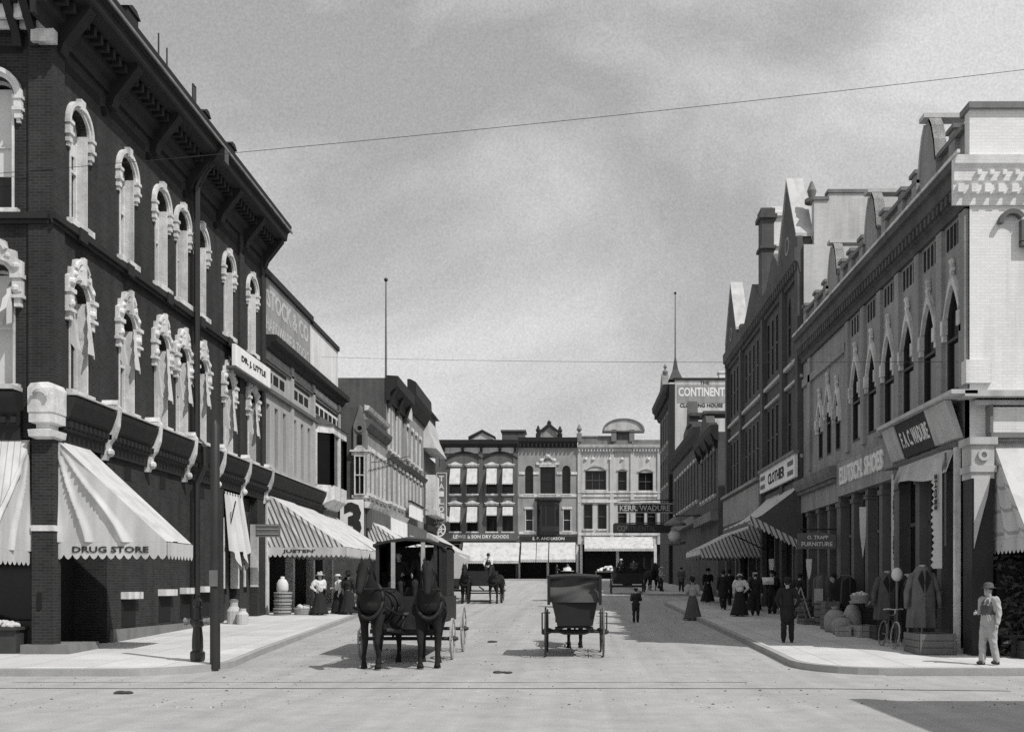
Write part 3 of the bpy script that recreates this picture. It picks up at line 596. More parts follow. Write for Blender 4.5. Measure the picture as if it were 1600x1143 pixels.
# ================================================================== second building on the left: pale two-storey store with painted attic
L2 = thing('attic_store', 'pale two-storey store with faded painted attic wall beside the dark corner store', 'building', (-18, 49, gz(49)))
E2 = 56.0
sl = [win(y, .5, 6.95, 9.55, 0, fr='paint_dk', lights=(1, 1), sill=None, jamb=False) for y in (42.8, 44.0, 45.25, 47.0, 48.25, 49.5)]
facade(L2, FLs, LE, 50.2, 6.6, 12.0, sl, 'grey_brick', D=10, depth=.3)
facade(L2, FLs, 50.2, E2, 6.6, 12.0, [win(55.3, .5, 6.95, 9.6, 0, fr='trim', lights=(1, 1), sill=None)], 'white_brick', D=10, depth=.3, name='wall')
mb = MB(); mb.box(FLs, LE, E2, -10, -.9, .4, 6.6); mb.build('shop_interior', 'dark_in', L2)
mb = MB()
for y in (46.3, 50.2, E2 - .25): mb.box(FLs, y - .18, y + .18, 0, .1, 6.7, 11.9)
mb.build('pilaster', 'grey_brick', L2)
mb = MB(); mb.box(FLs, LE, E2, .0, .16, 10.0, 10.16); mb.box(FLs, LE, E2, 0, .1, 11.3, 11.4); mb.build('string_course', 'cornice_md', L2)
mb = MB()
for y0 in (42.5, 46.6, 50.6, 53.4):
    for k in range(3): mb.box(FLs, y0 + .1 + k * .95, y0 + .8 + k * .95, 0, .012, 10.5, 10.9)
    mb.box(FLs, y0, y0 + 3, 0, .012, 11.05, 11.2)
mb.build('frieze_slot', 'dark_in', L2)
cornice(L2, FLs, LE + .05, E2 + .3, [(0, 11.75), (.2, 11.8), (.28, 12.0), (.5, 12.05), (.52, 12.3), (0, 12.32)], 'cornice_dk')
mb = MB(); mb.box(FLs, LE + .02, 50.0, -.5, -.06, 12.3, 14.85); mb.build('painted_attic', 'sign_gr', L2)
mb = MB(); mb.box(FLs, 50.0, E2, -.5, -.064, 12.3, 14.75); mb.build('attic_wall', 'white_brick', L2)
mb = MB(); mb.box(FLs, LE + .02, 50.2, -.55, .06, 14.852, 15.12); mb.box(FLs, 50.2, E2, -.55, .03, 14.752, 14.98); mb.build('coping', 'cornice_dk', L2)
PL = lambda yc, zc, n, X=LX: (lambda a, b, c: (X + n + c, yc + a, zc + b))
text('STOCK & CO', PL(46.2, 14.05, -.06), 6.8, .85, 'let_gr', L2, bold=.03)
text('HARDWARE & TOOLS', PL(46.2, 12.95, -.06), 7.0, .6, 'let_gr', L2)
# bay window
by = [(50.9, 0), (51.5, .75), (54.4, .75), (55.0, 0)]
mb = MB()
for (z0, z1, e) in ((6.3, 7.0, 0), (9.6, 10.0, 0)): mb.loft([[FLs(u, max(n + (e if n else 0), 0), z) for u, n in by] for z in (z0, z1)])
mb.loft([[FLs(u, n * .4, 5.9) for u, n in by], [FLs(u, n, 6.3) for u, n in by]])
for (u0, n0), (u1, n1) in zip(by, by[1:]):
    for t in (0, .5, 1) if n0 == n1 else (0, 1):
        u, n = u0 + (u1 - u0) * t, n0 + (n1 - n0) * t; mb.box(FLs, u - .12, u + .12, max(n - .13, 0), max(n - .01, .05), 7.0, 9.6)
o = mb.build('bay_window', 'trim', L2)
mb = MB(); mb.loft([[FLs(u, n * .82, z) for u, n in by] for z in (7.0, 9.6)]); mb.build('pane', 'glass', o)
mb = MB(); mb.loft([[FLs(50.8, 0, 10.0), FLs(51.45, .85, 10.0), FLs(54.45, .85, 10.0), FLs(55.1, 0, 10.0)], [FLs(50.8, 0, 10.45), FLs(51.45, .1, 10.45), FLs(54.45, .1, 10.45), FLs(55.1, 0, 10.45)]]); mb.build('bay_roof', 'slate', o)
mb = MB()
for y in (42.6, 46.6, 50.3, 54.2): mb.box(FLs, y - .16, y + .16, -.3, .06, gsw(y) - .1, 5.5)
mb.build('shop_post', 'trim', L2)

# ================================================================== third to sixth buildings on the left
X3 = -11.4; F3s = FL(X3)
L3 = thing('dormer_store', 'narrow store with dark brick side wall, corner dormer and pale upper windows', 'building', (-16, 60, gz(60)))
ws = [win(y, .55, 7.2, 9.6, 0, fr='trim', lights=(1, 2), depth=.25, hood='plain') for y in (57.9, 59.2, 60.5, 61.8, 63.0)]
facade(L3, F3s, 57, 63.7, 6.4, 11.9, ws, 'dull_brick', D=10, depth=.25, body=False)
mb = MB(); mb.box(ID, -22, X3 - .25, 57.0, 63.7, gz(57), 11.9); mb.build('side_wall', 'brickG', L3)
mb = MB(); mb.box(ID, X3 - .25, X3 + .0, 57.0, 57.4, gz(57), 6.4); mb.box(ID, X3 - .25, X3, 63.3, 63.7, gz(57), 6.4); mb.build('corner_pier', 'brickG', L3)
cornice(L3, F3s, 56.9, 63.7, [(0, 10.7), (.15, 10.7), (.35, 11.0), (.4, 11.2), (0, 11.22)], 'cornice_md'); cornice(L3, F3s, 56.9, 63.7, [(0, 11.7), (.2, 11.75), (.3, 11.95), (0, 12.02)], 'trim')
cornice(L3, F3s, 56.9, 63.7, [(0, 6.3), (.2, 6.3), (.35, 6.6), (0, 6.65)], 'trim', 'storefront_cornice')
mb = MB(); mb.box(F3s, 57.5, 63.5, .0, .3, 5.2, 6.25); mb.build('fascia', 'paint_md', L3)
mb = MB(); mb.prism(FF(56.98), [(-12.0, 9.6), (-11.3, 9.6), (-11.3, 10.9), (-11.65, 12.0), (-12.0, 10.9)], -.35, .12); mb.arc(FF(56.85), -11.65, 10.7, .14, .24, 0, 360, 0, .06, 12)
o = mb.build('dormer', 'stone_dk', L3); mb = MB(); mb.box(FF(56.84), -11.78, -11.52, 0, .03, 9.75, 10.35); mb.lathe((-11.65, 56.84, 10.7), [(.13, 0), (.13, .03)], 10, ax='y'); mb.build('pane', 'glass', o)
wo = window(FF(57.0), L3, (-11.95, -11.35, 7.0, 9.2, 0), fr='trim', hood='flat', depth=-.12, blind=.0, jamb=False)
L4 = thing('tall_block', 'tall plain brick block with dark heavy cornice carrying the left-hand flagpole', 'building', (-16, 67, gz(67)))
ws = [win(y, .5, 10.6, 13.3, 0, fr='trim', lights=(1, 1), depth=.25) for y in (64.6, 66.0, 67.4, 68.9)] + [win(y, .6, 7.3, 9.7, .2, fr='trim', lights=(1, 2), depth=.25, hood='plain') for y in (64.8, 66.6, 68.4, 69.8)]
facade(L4, F3s, 63.7, 70.6, 6.4, 14.9, ws, 'dull_brick', D=.3, depth=.25, body=False, side=False)
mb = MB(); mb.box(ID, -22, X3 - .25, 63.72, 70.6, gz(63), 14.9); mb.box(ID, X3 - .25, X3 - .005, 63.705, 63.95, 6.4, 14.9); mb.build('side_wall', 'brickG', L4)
cornice(L4, F3s, 63.6, 70.6, [(0, 13.5), (.2, 13.5), (.25, 14.0), (.7, 14.4), (.75, 15.0), (0, 15.05)], 'cornice_dk', brk=[(y, .3, [(0, 13.1), (.2, 13.1), (.6, 14.3), (0, 14.3)]) for y in (64, 67, 70)])
cornice(L4, F3s, 63.7, 70.6, [(0, 9.9), (.2, 9.9), (.35, 10.15), (0, 10.2)], 'cornice_md', 'string_course'); cornice(L4, F3s, 63.7, 70.6, [(0, 6.3), (.2, 6.3), (.35, 6.6), (0, 6.65)], 'trim', 'storefront_cornice')
mb = MB(); mb.box(F3s, 64, 70.4, .0, .25, 5.2, 6.25); mb.build('fascia', 'sign_lt', L4)
mb = MB(); mb.box(ID, X3 - .3, X3, 63.75, 64.1, gz(63), 6.4); mb.box(ID, X3 - .3, X3, 70.2, 70.6, gz(63), 6.4); mb.build('corner_pier', 'brickG', L4)
L5 = thing('gabled_block', 'brick block with ornate parapet gable and pale upper bay, next to the tall block', 'building', (-16, 76, gz(76)))
ws = [win(y, .6, 10.9, 13.1, .3, fr='trim', lights=(1, 2), depth=.25, hood='plain', hm='trim') for y in (72, 74, 76, 78)] + [win(y, .6, 7.4, 9.7, .2, fr='trim', lights=(1, 2), depth=.25, hood='plain') for y in (71.6, 73.2, 75, 76.6, 78.4)]
facade(L5, F3s, 70.6, 80, 6.4, 14.6, ws, 'dull_brick', depth=.25, body=False, side=False)
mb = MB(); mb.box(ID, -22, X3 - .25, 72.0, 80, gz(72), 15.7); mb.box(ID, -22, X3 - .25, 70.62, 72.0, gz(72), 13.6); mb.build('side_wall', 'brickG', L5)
cornice(L5, F3s, 71.9, 80, [(0, 14.4), (.2, 14.4), (.5, 15.0), (.65, 15.4), (.6, 16.3), (.2, 16.5), (0, 16.5)], 'cornice_dk'); cornice(L5, F3s, 70.6, 80, [(0, 10.0), (.2, 10.0), (.35, 10.25), (0, 10.3)], 'cornice_md', 'string_course')
mb = MB(); mb.prism(F3s, [(70.8, 13.6), (72.6, 13.6), (72.6, 14.2), (71.7, 15.0), (70.8, 14.2)], -.3, .25); mb.ball(F3s(71.7, .1, 15.2), .22); mb.build('gable', 'trim', L5)
mb = MB(); mb.box(F3s, 70.8, 79.8, .0, .25, 5.4, 6.3); mb.build('fascia', 'paint_md', L5)
L6 = thing('mansard_corner', 'dark corner block with pale flared tin roof at the far left end of the street', 'building', (-15, 86, gz(86)))
ws = [win(y, .8, 8.2, 10.4, 0, fr='trim', lights=(2, 2), depth=.25, hood='plain') for y in (81.5, 84, 86.5, 89)]
facade(L6, F3s, 80, 90.5, gz(86), 12.4, ws, 'brickG', D=9, depth=.25)
mb = MB(); mb.loft([[(-13.2, 80.2, 15.2), (-11.2, 80.2, 15.2), (-11.2, 86, 15.2), (-13.2, 86, 15.2)], [(-13.2, 80, 14.2), (-10.95, 80, 14.0), (-10.95, 86.3, 14.0), (-13.2, 86.3, 14.2)], [(-13.2, 79.8, 12.9), (-10.4, 79.8, 12.7), (-10.4, 86.6, 12.7), (-13.2, 86.6, 12.9)]]); mb.build('flared_roof', 'metal_lt', L6)
mb = MB(); mb.loft([[(-13.0, 80.3, z) for _ in (0,)] + [(-11.2, 80.3, z), (-11.2, 85.6, z), (-13.0, 85.6, z)] for z in (15.2, 15.8)]); mb.loft([[(-13.3, 79.9, 15.8), (-10.9, 79.9, 15.8), (-10.9, 86, 15.8), (-13.3, 86, 15.8)], [(-12.6, 81.5, 16.7), (-11.6, 81.5, 16.7), (-11.6, 84.5, 16.7), (-12.6, 84.5, 16.7)]]); mb.build('cupola', 'slate', L6)
mb = MB(); mb.box(F3s, 81, 89.5, .0, .9, 7.6, 8.0); mb.box(F3s, 81.2, 84, .0, .7, 8.0, 10.8); mb.build('oriel', 'trim', L6)
cornice(L6, F3s, 80, 90.5, [(0, 6.4), (.25, 6.4), (.4, 6.8), (0, 6.85)], 'cornice_dk', 'storefront_cornice')
# ================================================================== buildings closing the end of the street
FY = 122.0; Ff = FF(FY); GZ = gz(FY)
def fx(px): return PX(px, FY)
def fz(py): return PZ(py, FY)
A1 = thing('awning_window_block', 'dark brick three-storey block with eight white window awnings at the end of the street', 'building', (-9.7, FY + 4, GZ))
xs = [fx(p) for p in (711.5, 738, 768.5, 793.5)]
ws = [win(x, 1.25, fz(771), fz(729), 0, fr='paint_dk', lights=(1, 2), depth=.3, hood='flat', hm='trim', awn=(fz(731), fz(756), 1.15, 'canvas')) for x in xs]
ws += [win(x, 1.25, fz(830), fz(789), 0, fr='paint_dk', lights=(1, 2), depth=.3, hood='flat', hm='trim', awn=(fz(791), fz(815 if i < 2 else 804), 1.15 if i < 2 else .6, 'canvas')) for i, x in enumerate(xs)]
facade(A1, Ff, fx(680), fx(809), 7.0, fz(700), ws, 'brick2', D=9, depth=.3)
mb = MB()
for x in (fx(691), fx(751), fx(805)): mb.box(Ff, x - .25, x + .25, 0, .12, 7.3, fz(705))
mb.build('pilaster', 'brick2', A1)
mb = MB()
for a, b in ((xs[0], xs[1]), (xs[2], xs[3])): mb.arc(Ff, (a + b) / 2, fz(728) - 1.6, 3.1, 3.35, 50, 130, 0, .14, 14)
mb.build('arch_band', 'cornice_dk', A1)
mb = MB(); mb.box(Ff, fx(690), fx(808), 0, .1, fz(708), fz(699)); mb.build('frieze', 'stone', A1)
cornice(A1, Ff, fx(674), fx(809), [(0, fz(699)), (.3, fz(698)), (.7, fz(694)), (.75, fz(688)), (0, fz(687))], 'cornice_dk', brk=[(fx(p), .3, [(0, fz(705)), (.25, fz(705)), (.6, fz(694)), (0, fz(694))]) for p in (693, 723, 752, 781, 805)])
mb = MB(); xa, xb, xm = fx(735), fx(772), fx(754)
mb.prism(Ff, [(xa, fz(687)), (xb, fz(687)), (xm, fz(676))], -.2, .4); o = mb.build('pediment', 'stone', A1)
mb = MB(); mb.loft([[Ff(p[0], n, p[1] + e) for n, e in ((-.2, .02), (.6, .02), (.6, .32), (-.2, .32))] for p in ((xa - .2, fz(687)), (xm, fz(676)), (xb + .2, fz(687)))]); mb.build('pediment_cap', 'cornice_dk', o)
mb = MB(); mb.box(Ff, fx(690), fx(808), 0, .2, fz(844), fz(832)); mb.build('sign_band', 'paint_md', A1)
PF = lambda xc, zc, n=.0: (lambda a, b, c: (xc + a, FY - n - c, zc + b))
text('LEWIS & SON DRY GOODS', PF(fx(752), fz(838), .2), 6.6, .42, 'let_lt', A1)
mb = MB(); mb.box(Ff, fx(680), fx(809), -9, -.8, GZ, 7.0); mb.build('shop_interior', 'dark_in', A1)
mb = MB()
for p in (690, 720, 808): mb.box(Ff, fx(p) - .15, fx(p) + .15, -.4, .05, GZ, 7.0)
mb.box(Ff, fx(691), fx(720), -.3, 0, fz(849), fz(846)); mb.box(Ff, fx(691), fx(720), -.3, 0, fz(866), fz(864)); mb.build('shop_post', 'paint_md', A1)
mb = MB(); mb.box(ID, fx(783), fx(819), FY + 1.5, FY + 4, fz(700), fz(671)); mb.box(ID, fx(781), fx(821), FY + 1.3, FY + 4.2, fz(671), fz(668.5)); mb.build('chimney', 'brickG', A1)
A2 = thing('oriel_block', 'narrow brick block with dark oriel window and spiky finials at the end of the street', 'building', (-2.4, FY + 4, GZ))
ws = [win(fx(p), .95, fz(771), fz(727), .45, fr='paint_dk', lights=(1, 2), depth=.3, sill='trim') for p in (827, 885)] + [win(fx(856), 1.75, fz(771), fz(729), 0, fr='paint_dk', lights=(2, 2), depth=.3, hood='plain')]
ws += [win(fx(p), .95, fz(829), fz(795), 0, fr='trim', lights=(1, 2), depth=.3, hood='plain') for p in (827, 886)]
facade(A2, Ff, fx(809), fx(903), 7.0, fz(698), ws, 'brickR', D=9, depth=.3)
mb = MB()
for (p0, p1, za, zb) in ((811, 901, 776, 771.5), (811, 820, 741, 737), (833, 842, 741, 737), (870, 878, 741, 737), (892, 902, 741, 737), (811, 838, 834, 830), (874, 902, 834, 830)): mb.box(Ff, fx(p0), fx(p1), 0, .1, fz(za), fz(zb))
mb.build('string_course', 'trim', A2)
mb = MB(); mb.arc(Ff, fx(856), fz(722), .55, .75, 0, 180, 0, .15, 10); mb.box(Ff, fx(838), fx(874), 0, .14, fz(726), fz(722)); mb.ball(Ff(fx(856), .1, fz(713)), .28); mb.ball(Ff(fx(846), .1, fz(719)), .25); mb.ball(Ff(fx(866), .1, fz(719)), .25); mb.build('window_crest', 'trim', A2)
cornice(A2, Ff, fx(810), fx(902), [(0, fz(699)), (.25, fz(698)), (.6, fz(690)), (.65, fz(684)), (0, fz(683))], 'cornice_dk', dent=(.18, .3, .2, .5, fz(698.5), fz(693)))
xa, xb, xm = fx(841), fx(875), fx(858)
mb = MB(); mb.prism(Ff, [(xa, fz(684)), (xb, fz(684)), (xb, fz(682)), (xm, fz(666)), (xa, fz(682))], -.2, .3); o = mb.build('pediment', 'brickR', A2)
mb = MB(); mb.loft([[Ff(p[0], n, p[1] + e) for n, e in ((-.2, .0), (.6, .0), (.6, .35), (-.2, .35))] for p in ((xa - .2, fz(682)), (xm, fz(666)), (xb + .2, fz(682)))]); mb.build('pediment_cap', 'cornice_dk', o)
for p, zt, zb in ((841, 665, 684), (875, 666, 684), (858, 657, 666)):
    h = fz(zt) - fz(zb); mb = MB(); mb.lathe((fx(p), FY - .3, fz(zb)), [(.28, 0), (.28, h * .35), (.16, h * .4), (.3, h * .6), (.2, h * .75), (.06, h)], 10); mb.build('finial', 'cornice_dk', A2)
mb = MB(); hx = [fx(839), fx(845), fx(868), fx(874)]
for (z0, z1, e) in ((fz(830), fz(822), 0), (fz(788), fz(782), 0)): mb.loft([[Ff(x, n, z) for x, n in zip(hx, (0, .8, .8, 0))] for z in (z0, z1)])
mb.loft([[Ff(x, n * .4, fz(836)) for x, n in zip(hx, (0, .8, .8, 0))], [Ff(x, n, fz(830)) for x, n in zip(hx, (0, .8, .8, 0))]]); mb.loft([[Ff(x + s_, n, z) for x, n, s_ in zip(hx, (0, 1.0, 1.0, 0), (-.3, -.1, .1, .3))] for z in (fz(782), fz(779))])
for x, n in ((hx[0] + .1, .12), (hx[1] + .05, .74), (hx[2] - .05, .74), (hx[3] - .1, .12), (fx(853), .74)): mb.box(Ff, x - .1, x + .1, n - .1, n, fz(822), fz(788))
o = mb.build('oriel', 'paint_dk', A2); mb = MB(); mb.loft([[Ff(x, n, z) for x, n in zip(hx, (0, .66, .66, 0))] for z in (fz(822), fz(788))]); mb.build('pane', 'glass', o)
mb = MB(); mb.box(Ff, fx(812), fx(902), 0, .22, fz(845), fz(837)); mb.build('sign_board', 'sign_dk', A2)
text('S. F. ANDERSON', PF(fx(857), fz(841), .22), 3.8, .36, 'let_lt', A2)
mb = MB(); mb.box(Ff, fx(809), fx(903), -9, -.8, GZ, 7.0); mb.build('shop_interior', 'dark_in', A2)
mb = MB()
for p in (811, 856, 902): mb.box(Ff, fx(p) - .14, fx(p) + .14, -.3, .05, GZ, 7.0)
mb.build('shop_post', 'trim', A2)
A3 = thing('arched_pediment_block', 'pale stone block with rounded roof pediment at the end of the street', 'building', (5, FY + 4, GZ))
ws = [win(fx(931), 2.5, fz(765), fz(735), 0, fr='paint_md', lights=(3, 2), depth=.3, hood='seg', hm='stone'), win(fx(972.5), 1.05, fz(766), fz(736), 0, fr='paint_md', lights=(1, 2), depth=.3, hood='seg', hm='stone'), win(fx(1009), 1.75, fz(766), fz(738), 0, fr='paint_md', lights=(2, 2), depth=.3, hood='seg', hm='stone')]
ws += [win(fx(p), 1.05, fz(826), fz(787), 0, fr='paint_md', lights=(1, 2), depth=.3, hood=None) for p in (919, 941, 972.5, 1000, 1018)]
facade(A3, Ff, fx(903), fx(1040), 7.0, fz(692), ws, 'stone_lt', D=9, depth=.3)
mb = MB()
for p in (905.5, 956, 988, 1030): mb.box(Ff, fx(p) - .22, fx(p) + .22, 0, .16, 7.0, fz(697))
mb.build('pilaster', 'stone_lt', A3)
mb = MB()
for (za, zb, n) in ((785, 781, .18), (776, 772, .12), (770, 767.5, .2), (836, 832, .2)): mb.box(Ff, fx(903), fx(1040), 0, n, fz(za), fz(zb))
mb.build('string_course', 'trim', A3)
mb = MB()
for p in (915, 927, 953, 972, 1013): mb.ball(Ff(fx(p), .02, fz(717)), .22)
mb.build('rosette', 'trim', A3)
cornice(A3, Ff, fx(903), fx(1040), [(0, fz(706)), (.12, fz(706)), (.2, fz(702)), (.45, fz(699)), (.5, fz(695)), (0, fz(694))], 'stone', dent=(.14, .22, .1, .34, fz(705.5), fz(701)))
mb = MB(); mb.box(Ff, fx(904), fx(958), -.4, .1, fz(695), fz(683)); mb.box(Ff, fx(990), fx(1040), -.4, .1, fz(695), fz(687)); mb.box(Ff, fx(904), fx(958), -.5, .2, fz(683), fz(681)); mb.build('parapet', 'stone_dk', A3)
mb = MB(); mb.box(Ff, fx(958), fx(988), 0, .35, fz(705), fz(688)); mb.box(Ff, fx(961), fx(985), -1, -.2, fz(688), fz(672))
for p in (959, 987): mb.box(Ff, fx(p) - .3, fx(p) + .3, -.2, .5, fz(690), fz(672))
o = mb.build('belvedere', 'stone_dk', A3)
mb = MB(); xm = fx(974); hw = fx(1004) - xm
mb.prism(Ff, [(xm + hw * math.cos(R(a)), fz(673) + (fz(656) - fz(673)) * math.sin(R(a))) for a in range(0, 181, 12)], -.8, .5); mb.build('arched_pediment', 'stone', o)
mb = MB(); mb.arc(Ff, xm, fz(673), hw, hw + .22, 0, 180, -.9, .65, 18, (fz(656) - fz(673)) / hw); mb.box(Ff, xm - hw - .2, xm + hw + .2, -.9, .6, fz(675), fz(673)); mb.build('pediment_cap', 'stone_dk', o)
mb = MB(); h = 1.5; mb.box(ID, fx(901), fx(909), FY - .3, FY + .4, fz(690), fz(677)); mb.lathe((fx(905), FY, fz(677)), [(.3, 0), (.1, .15), (.34, .5), (.2, .75), (.05, 1.1)], 10); mb.build('urn', 'stone_dk', A3)
mb = MB(); mb.box(Ff, fx(903), fx(1040), -9, -.8, GZ, 7.0); mb.build('shop_interior', 'dark_in', A3)
mb = MB()
for p in (908, 965, 1024): mb.box(Ff, fx(p) - .16, fx(p) + .16, -.3, .05, GZ, 7.0)
mb.build('shop_post', 'trim', A3)

# ================================================================== right corner store (white-painted front, brick flank with gothic windows)
RX, RY, RE = 9.57, 24.5, 41.9
FRs, FRf = FR(RX), FF(RY)
R1 = thing('white_corner_store', 'two-storey corner store with white-painted brick front and pointed window hoods along its shaded flank', 'building', (15, 33, .15))
gy = (25.45, 27.15, 28.85, 30.6, 32.3, 34.1)
ws = [win(y, .95, 6.75, 9.35, .75, 1, fr='paint_dk', lights=(1, 2), hood='point', hm='trim', sill=None, jamb=False, depth=.1) for y in gy]
ws += [win(y, .62, 6.75, 8.75 + (.35 if i == 1 else 0), .5, 1, fr='paint_dk', lights=(1, 2), hood='point', hm='trim', sill=None, jamb=False, depth=.1) for i, y in enumerate((36.5, 37.75, 39.0))]
facade(R1, FRs, RY, RE, 5.2, 11.2, ws, 'brickR', D=14.4, depth=.1, side=False, bu=(RY + .3, RE))
facade(R1, FRf, RX, 24, 5.2, 13.3, [win(x, 1.0, 6.8, 9.6, .4, fr='trim', lights=(1, 2), depth=.3, hood='plain', hm='white_brick') for x in (12.6, 15, 17.4, 19.8)], 'white_brick', D=.5, depth=.3, name='front_wall', body=False)
mb = MB()   # pilaster strips and corbel slots
for y in (24.75, 26.3, 28.0, 29.7, 31.45, 33.2, 35.1, 40.6): mb.box(FRs, y - .19, y + .19, 0, .1, 6.5, 10.95)
mb.box(FRs, 35.2, 41.8, .0, .1, 10.0, 10.3)
mb.build('pilaster', 'brickR', R1)
mb = MB()
for i, y in enumerate((24.75, 26.3, 28.0, 29.7, 31.45, 33.2)):
    y1 = (26.3, 28.0, 29.7, 31.45, 33.2, 35.1)[i]
    for k in range(4): u = y + .3 + (y1 - y - .6) * (k + .5) / 4; mb.box(FRs, u - .08, u + .08, 0, .012, 10.35, 10.9)
mb.build('corbel_slot', 'dark_in', R1)
cp = [(0, 11.0), (.1, 11.0), (.12, 11.2), (.2, 11.25), (.22, 11.5), (.3, 11.55), (.32, 11.85), (.42, 11.9), (.44, 12.08), (0, 12.15)]
cornice(R1, FRs, RY + .003, RE, cp, 'brickG', dent=(.14, .16, .1, .3, 11.26, 11.48))
cornice(R1, FRf, RX - .43, 24, [(0, 11.0), (.05, 11.0), (.06, 11.22), (.1, 11.25), (.11, 11.5), (.15, 11.54), (.16, 11.88), (.24, 11.92), (.26, 12.12), (0, 12.18)], 'white_brick', dent=(.15, .17, .05, .2, 11.26, 11.46)); mb = MB(); u = RX + .1
while u < 24: mb.box(FRf, u, u + .1, .1, .24, 11.66, 11.78); u += .3
mb.build('dentil', 'white_brick', R1)
mb = MB(); mb.box(FRs, RY - .46, RE, .4, .47, 12.08, 12.16); mb.build('cornice_edge', 'trim', R1)
# parapet: piers, panels, gablets with flat ridges
mb = MB(); mb.box(FRs, RY + .35, RE, -.45, -.1, 11.5, 13.0)
for y in (25.6, 28.4, 29.6, 31.2, 33.6, 34.9, 36.0, 38.4, 39.8, 41.6): mb.box(FRs, y - .2, y + .2, -.5, .02, 12.1, 13.25)
mb.build('parapet', 'brickR', R1)
mb = MB()
for a, b in ((24.9, 25.6), (25.6, 26.6), (28.2, 29.6), (29.6, 31.2), (33.2, 34.9), (34.9, 36.0), (38.2, 39.8), (39.8, 41.8)): mb.box(FRs, a, b, -.5, .04, 13.002, 13.12)
for y in (25.6, 28.4, 29.6, 31.2, 33.6, 34.9, 36.0, 38.4, 39.8, 41.6): mb.box(FRs, y - .26, y + .26, -.55, .08, 13.252, 13.36)
mb.build('coping', 'stone_dk', R1)
for y in (27.2, 32.3, 37.0):
    g = [(y - .62, 12.1), (y + .62, 12.1), (y + .62, 13.0), (y + .5, 13.5), (y + .32, 13.95), (y + .12, 14.25), (y - .12, 14.25), (y - .32, 13.95), (y - .5, 13.5), (y - .62, 13.0)]
    mb = MB(); mb.prism(FRs, g, -.2, .06); o = mb.build('gablet', 'brickR', R1)
    mb = MB(); mb.box(FRs, y - .2, y + .2, -.95, .22, 14.26, 14.38); mb.build('cap', 'stone', o); mb = MB()
    for q in (-1, 1): mb.loft([[FRs(y + q * p[0], n, p[1]) for n in (-.22, .1)] + [FRs(y + q * (p[0] + .07), n, p[1] + .04) for n in (.1, -.22)] for p in ((.63, 12.95), (.51, 13.5), (.33, 13.95), (.14, 14.2))]); mb.build('gablet_trim', 'stone', o)
mb = MB(); mb.tube([(11.2, 24.75, 12), (11.2, 24.75, 14.3)], .05, 6); mb.box(FRf, 11.1, 11.3, -.3, .2, 14.18, 14.24); mb.build('wire_post', 'wood_dk', R1)
mb = MB(); mb.box(FRf, RX - .05, 24, -.5, .1, 13.302, 13.45); mb.build('coping', 'stone_dk', R1)
mb = MB(); mb.box(ID, RX + .5, 24, RY + .5, RE, 11.3, 12.0); mb.build('roof', 'slate', R1)
mb = MB()   # label moulds on the white front, their shadow painted in as dark colour
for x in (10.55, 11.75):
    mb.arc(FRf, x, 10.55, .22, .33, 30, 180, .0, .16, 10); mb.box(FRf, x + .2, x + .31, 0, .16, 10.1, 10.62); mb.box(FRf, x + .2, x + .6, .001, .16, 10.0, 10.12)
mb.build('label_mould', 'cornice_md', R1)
mb = MB(); mb.box(FRf, RX - .12, RX + .5, -.2, .1, 6.75, 7.3); mb.build('corner_block', 'white_brick', R1)
mb = MB(); mb.box(FRs, RY - .5, 29.85, 0, .62, 6.42, 6.52); mb.box(FRf, RX - .3, 24, .0, .5, 6.36, 6.5); mb.box(FRf, RX + .02, 24, .0, .3, 6.2, 6.3); mb.build('storefront_cornice', 'stone', R1)
mb = MB(); mb.box(FRf, RX + .45, 24, .0, .22, 5.55, 6.15); mb.build('fascia', 'white_brick', R1)
mb = MB(); mb.box(FRf, RX + .4, 24, .0, .3, 5.42, 5.54); mb.box(FRf, RX + .38, RX + .45, 0, .28, 5.54, 6.2); mb.build('fascia_trim', 'stone_dk', R1)
# corner pier with capital
mb = MB(); mb.box(ID, RX - .06, RX + .44, 24.2, 24.75, .15, 5.3); mb.build('pier', 'paint_dk', R1)
mb = MB()
for (e, z0, z1) in ((.08, 5.25, 5.42), (.02, 4.75, 5.25), (.06, 4.6, 4.75), (.02, 4.45, 4.6)): mb.box(ID, RX - .06 - e, RX + .44 + e, 24.2 - e, 24.75 + e, z0, z1)
mb.arc(FF(24.17), RX + .2, 5.0, .07, .14, 0, 360, 0, .05, 10); mb.prism(FF(24.19), [(RX - .02, 4.45), (RX + .36, 4.45), (RX + .3, 4.05), (RX + .1, 3.3), (RX - .02, 2.8)], 0, .02); mb.build('pier_capital', 'stone', R1)
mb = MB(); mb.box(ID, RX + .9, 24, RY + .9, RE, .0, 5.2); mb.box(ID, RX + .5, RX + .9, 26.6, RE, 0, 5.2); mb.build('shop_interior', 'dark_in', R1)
mb = MB(); mb.box(FRs, 29.85, 36.1, -.2, .16, 5.05, 6.2); mb.box(FRs, 36.1, RE, -.2, .1, 4.9, 5.6); mb.build('shop_fascia', 'brickR', R1)
mb = MB(); mb.box(FRs, 25.0, 25.12, .02, .16, gsw(25), 5.3); mb.build('shop_post', 'trim', R1)
mb = MB(); mb.prismu(FRs, [(0, 5.7), (.3, 5.75), (.4, 5.95), (.45, 6.15), (0, 6.2)], 36.1, RE); mb.prismu(FRs, [(.1, 5.6), (.22, 5.6), (.3, 5.7), (.1, 5.7)], 36.1, RE); mb.build('shop_cornice', 'stone_dk', R1)
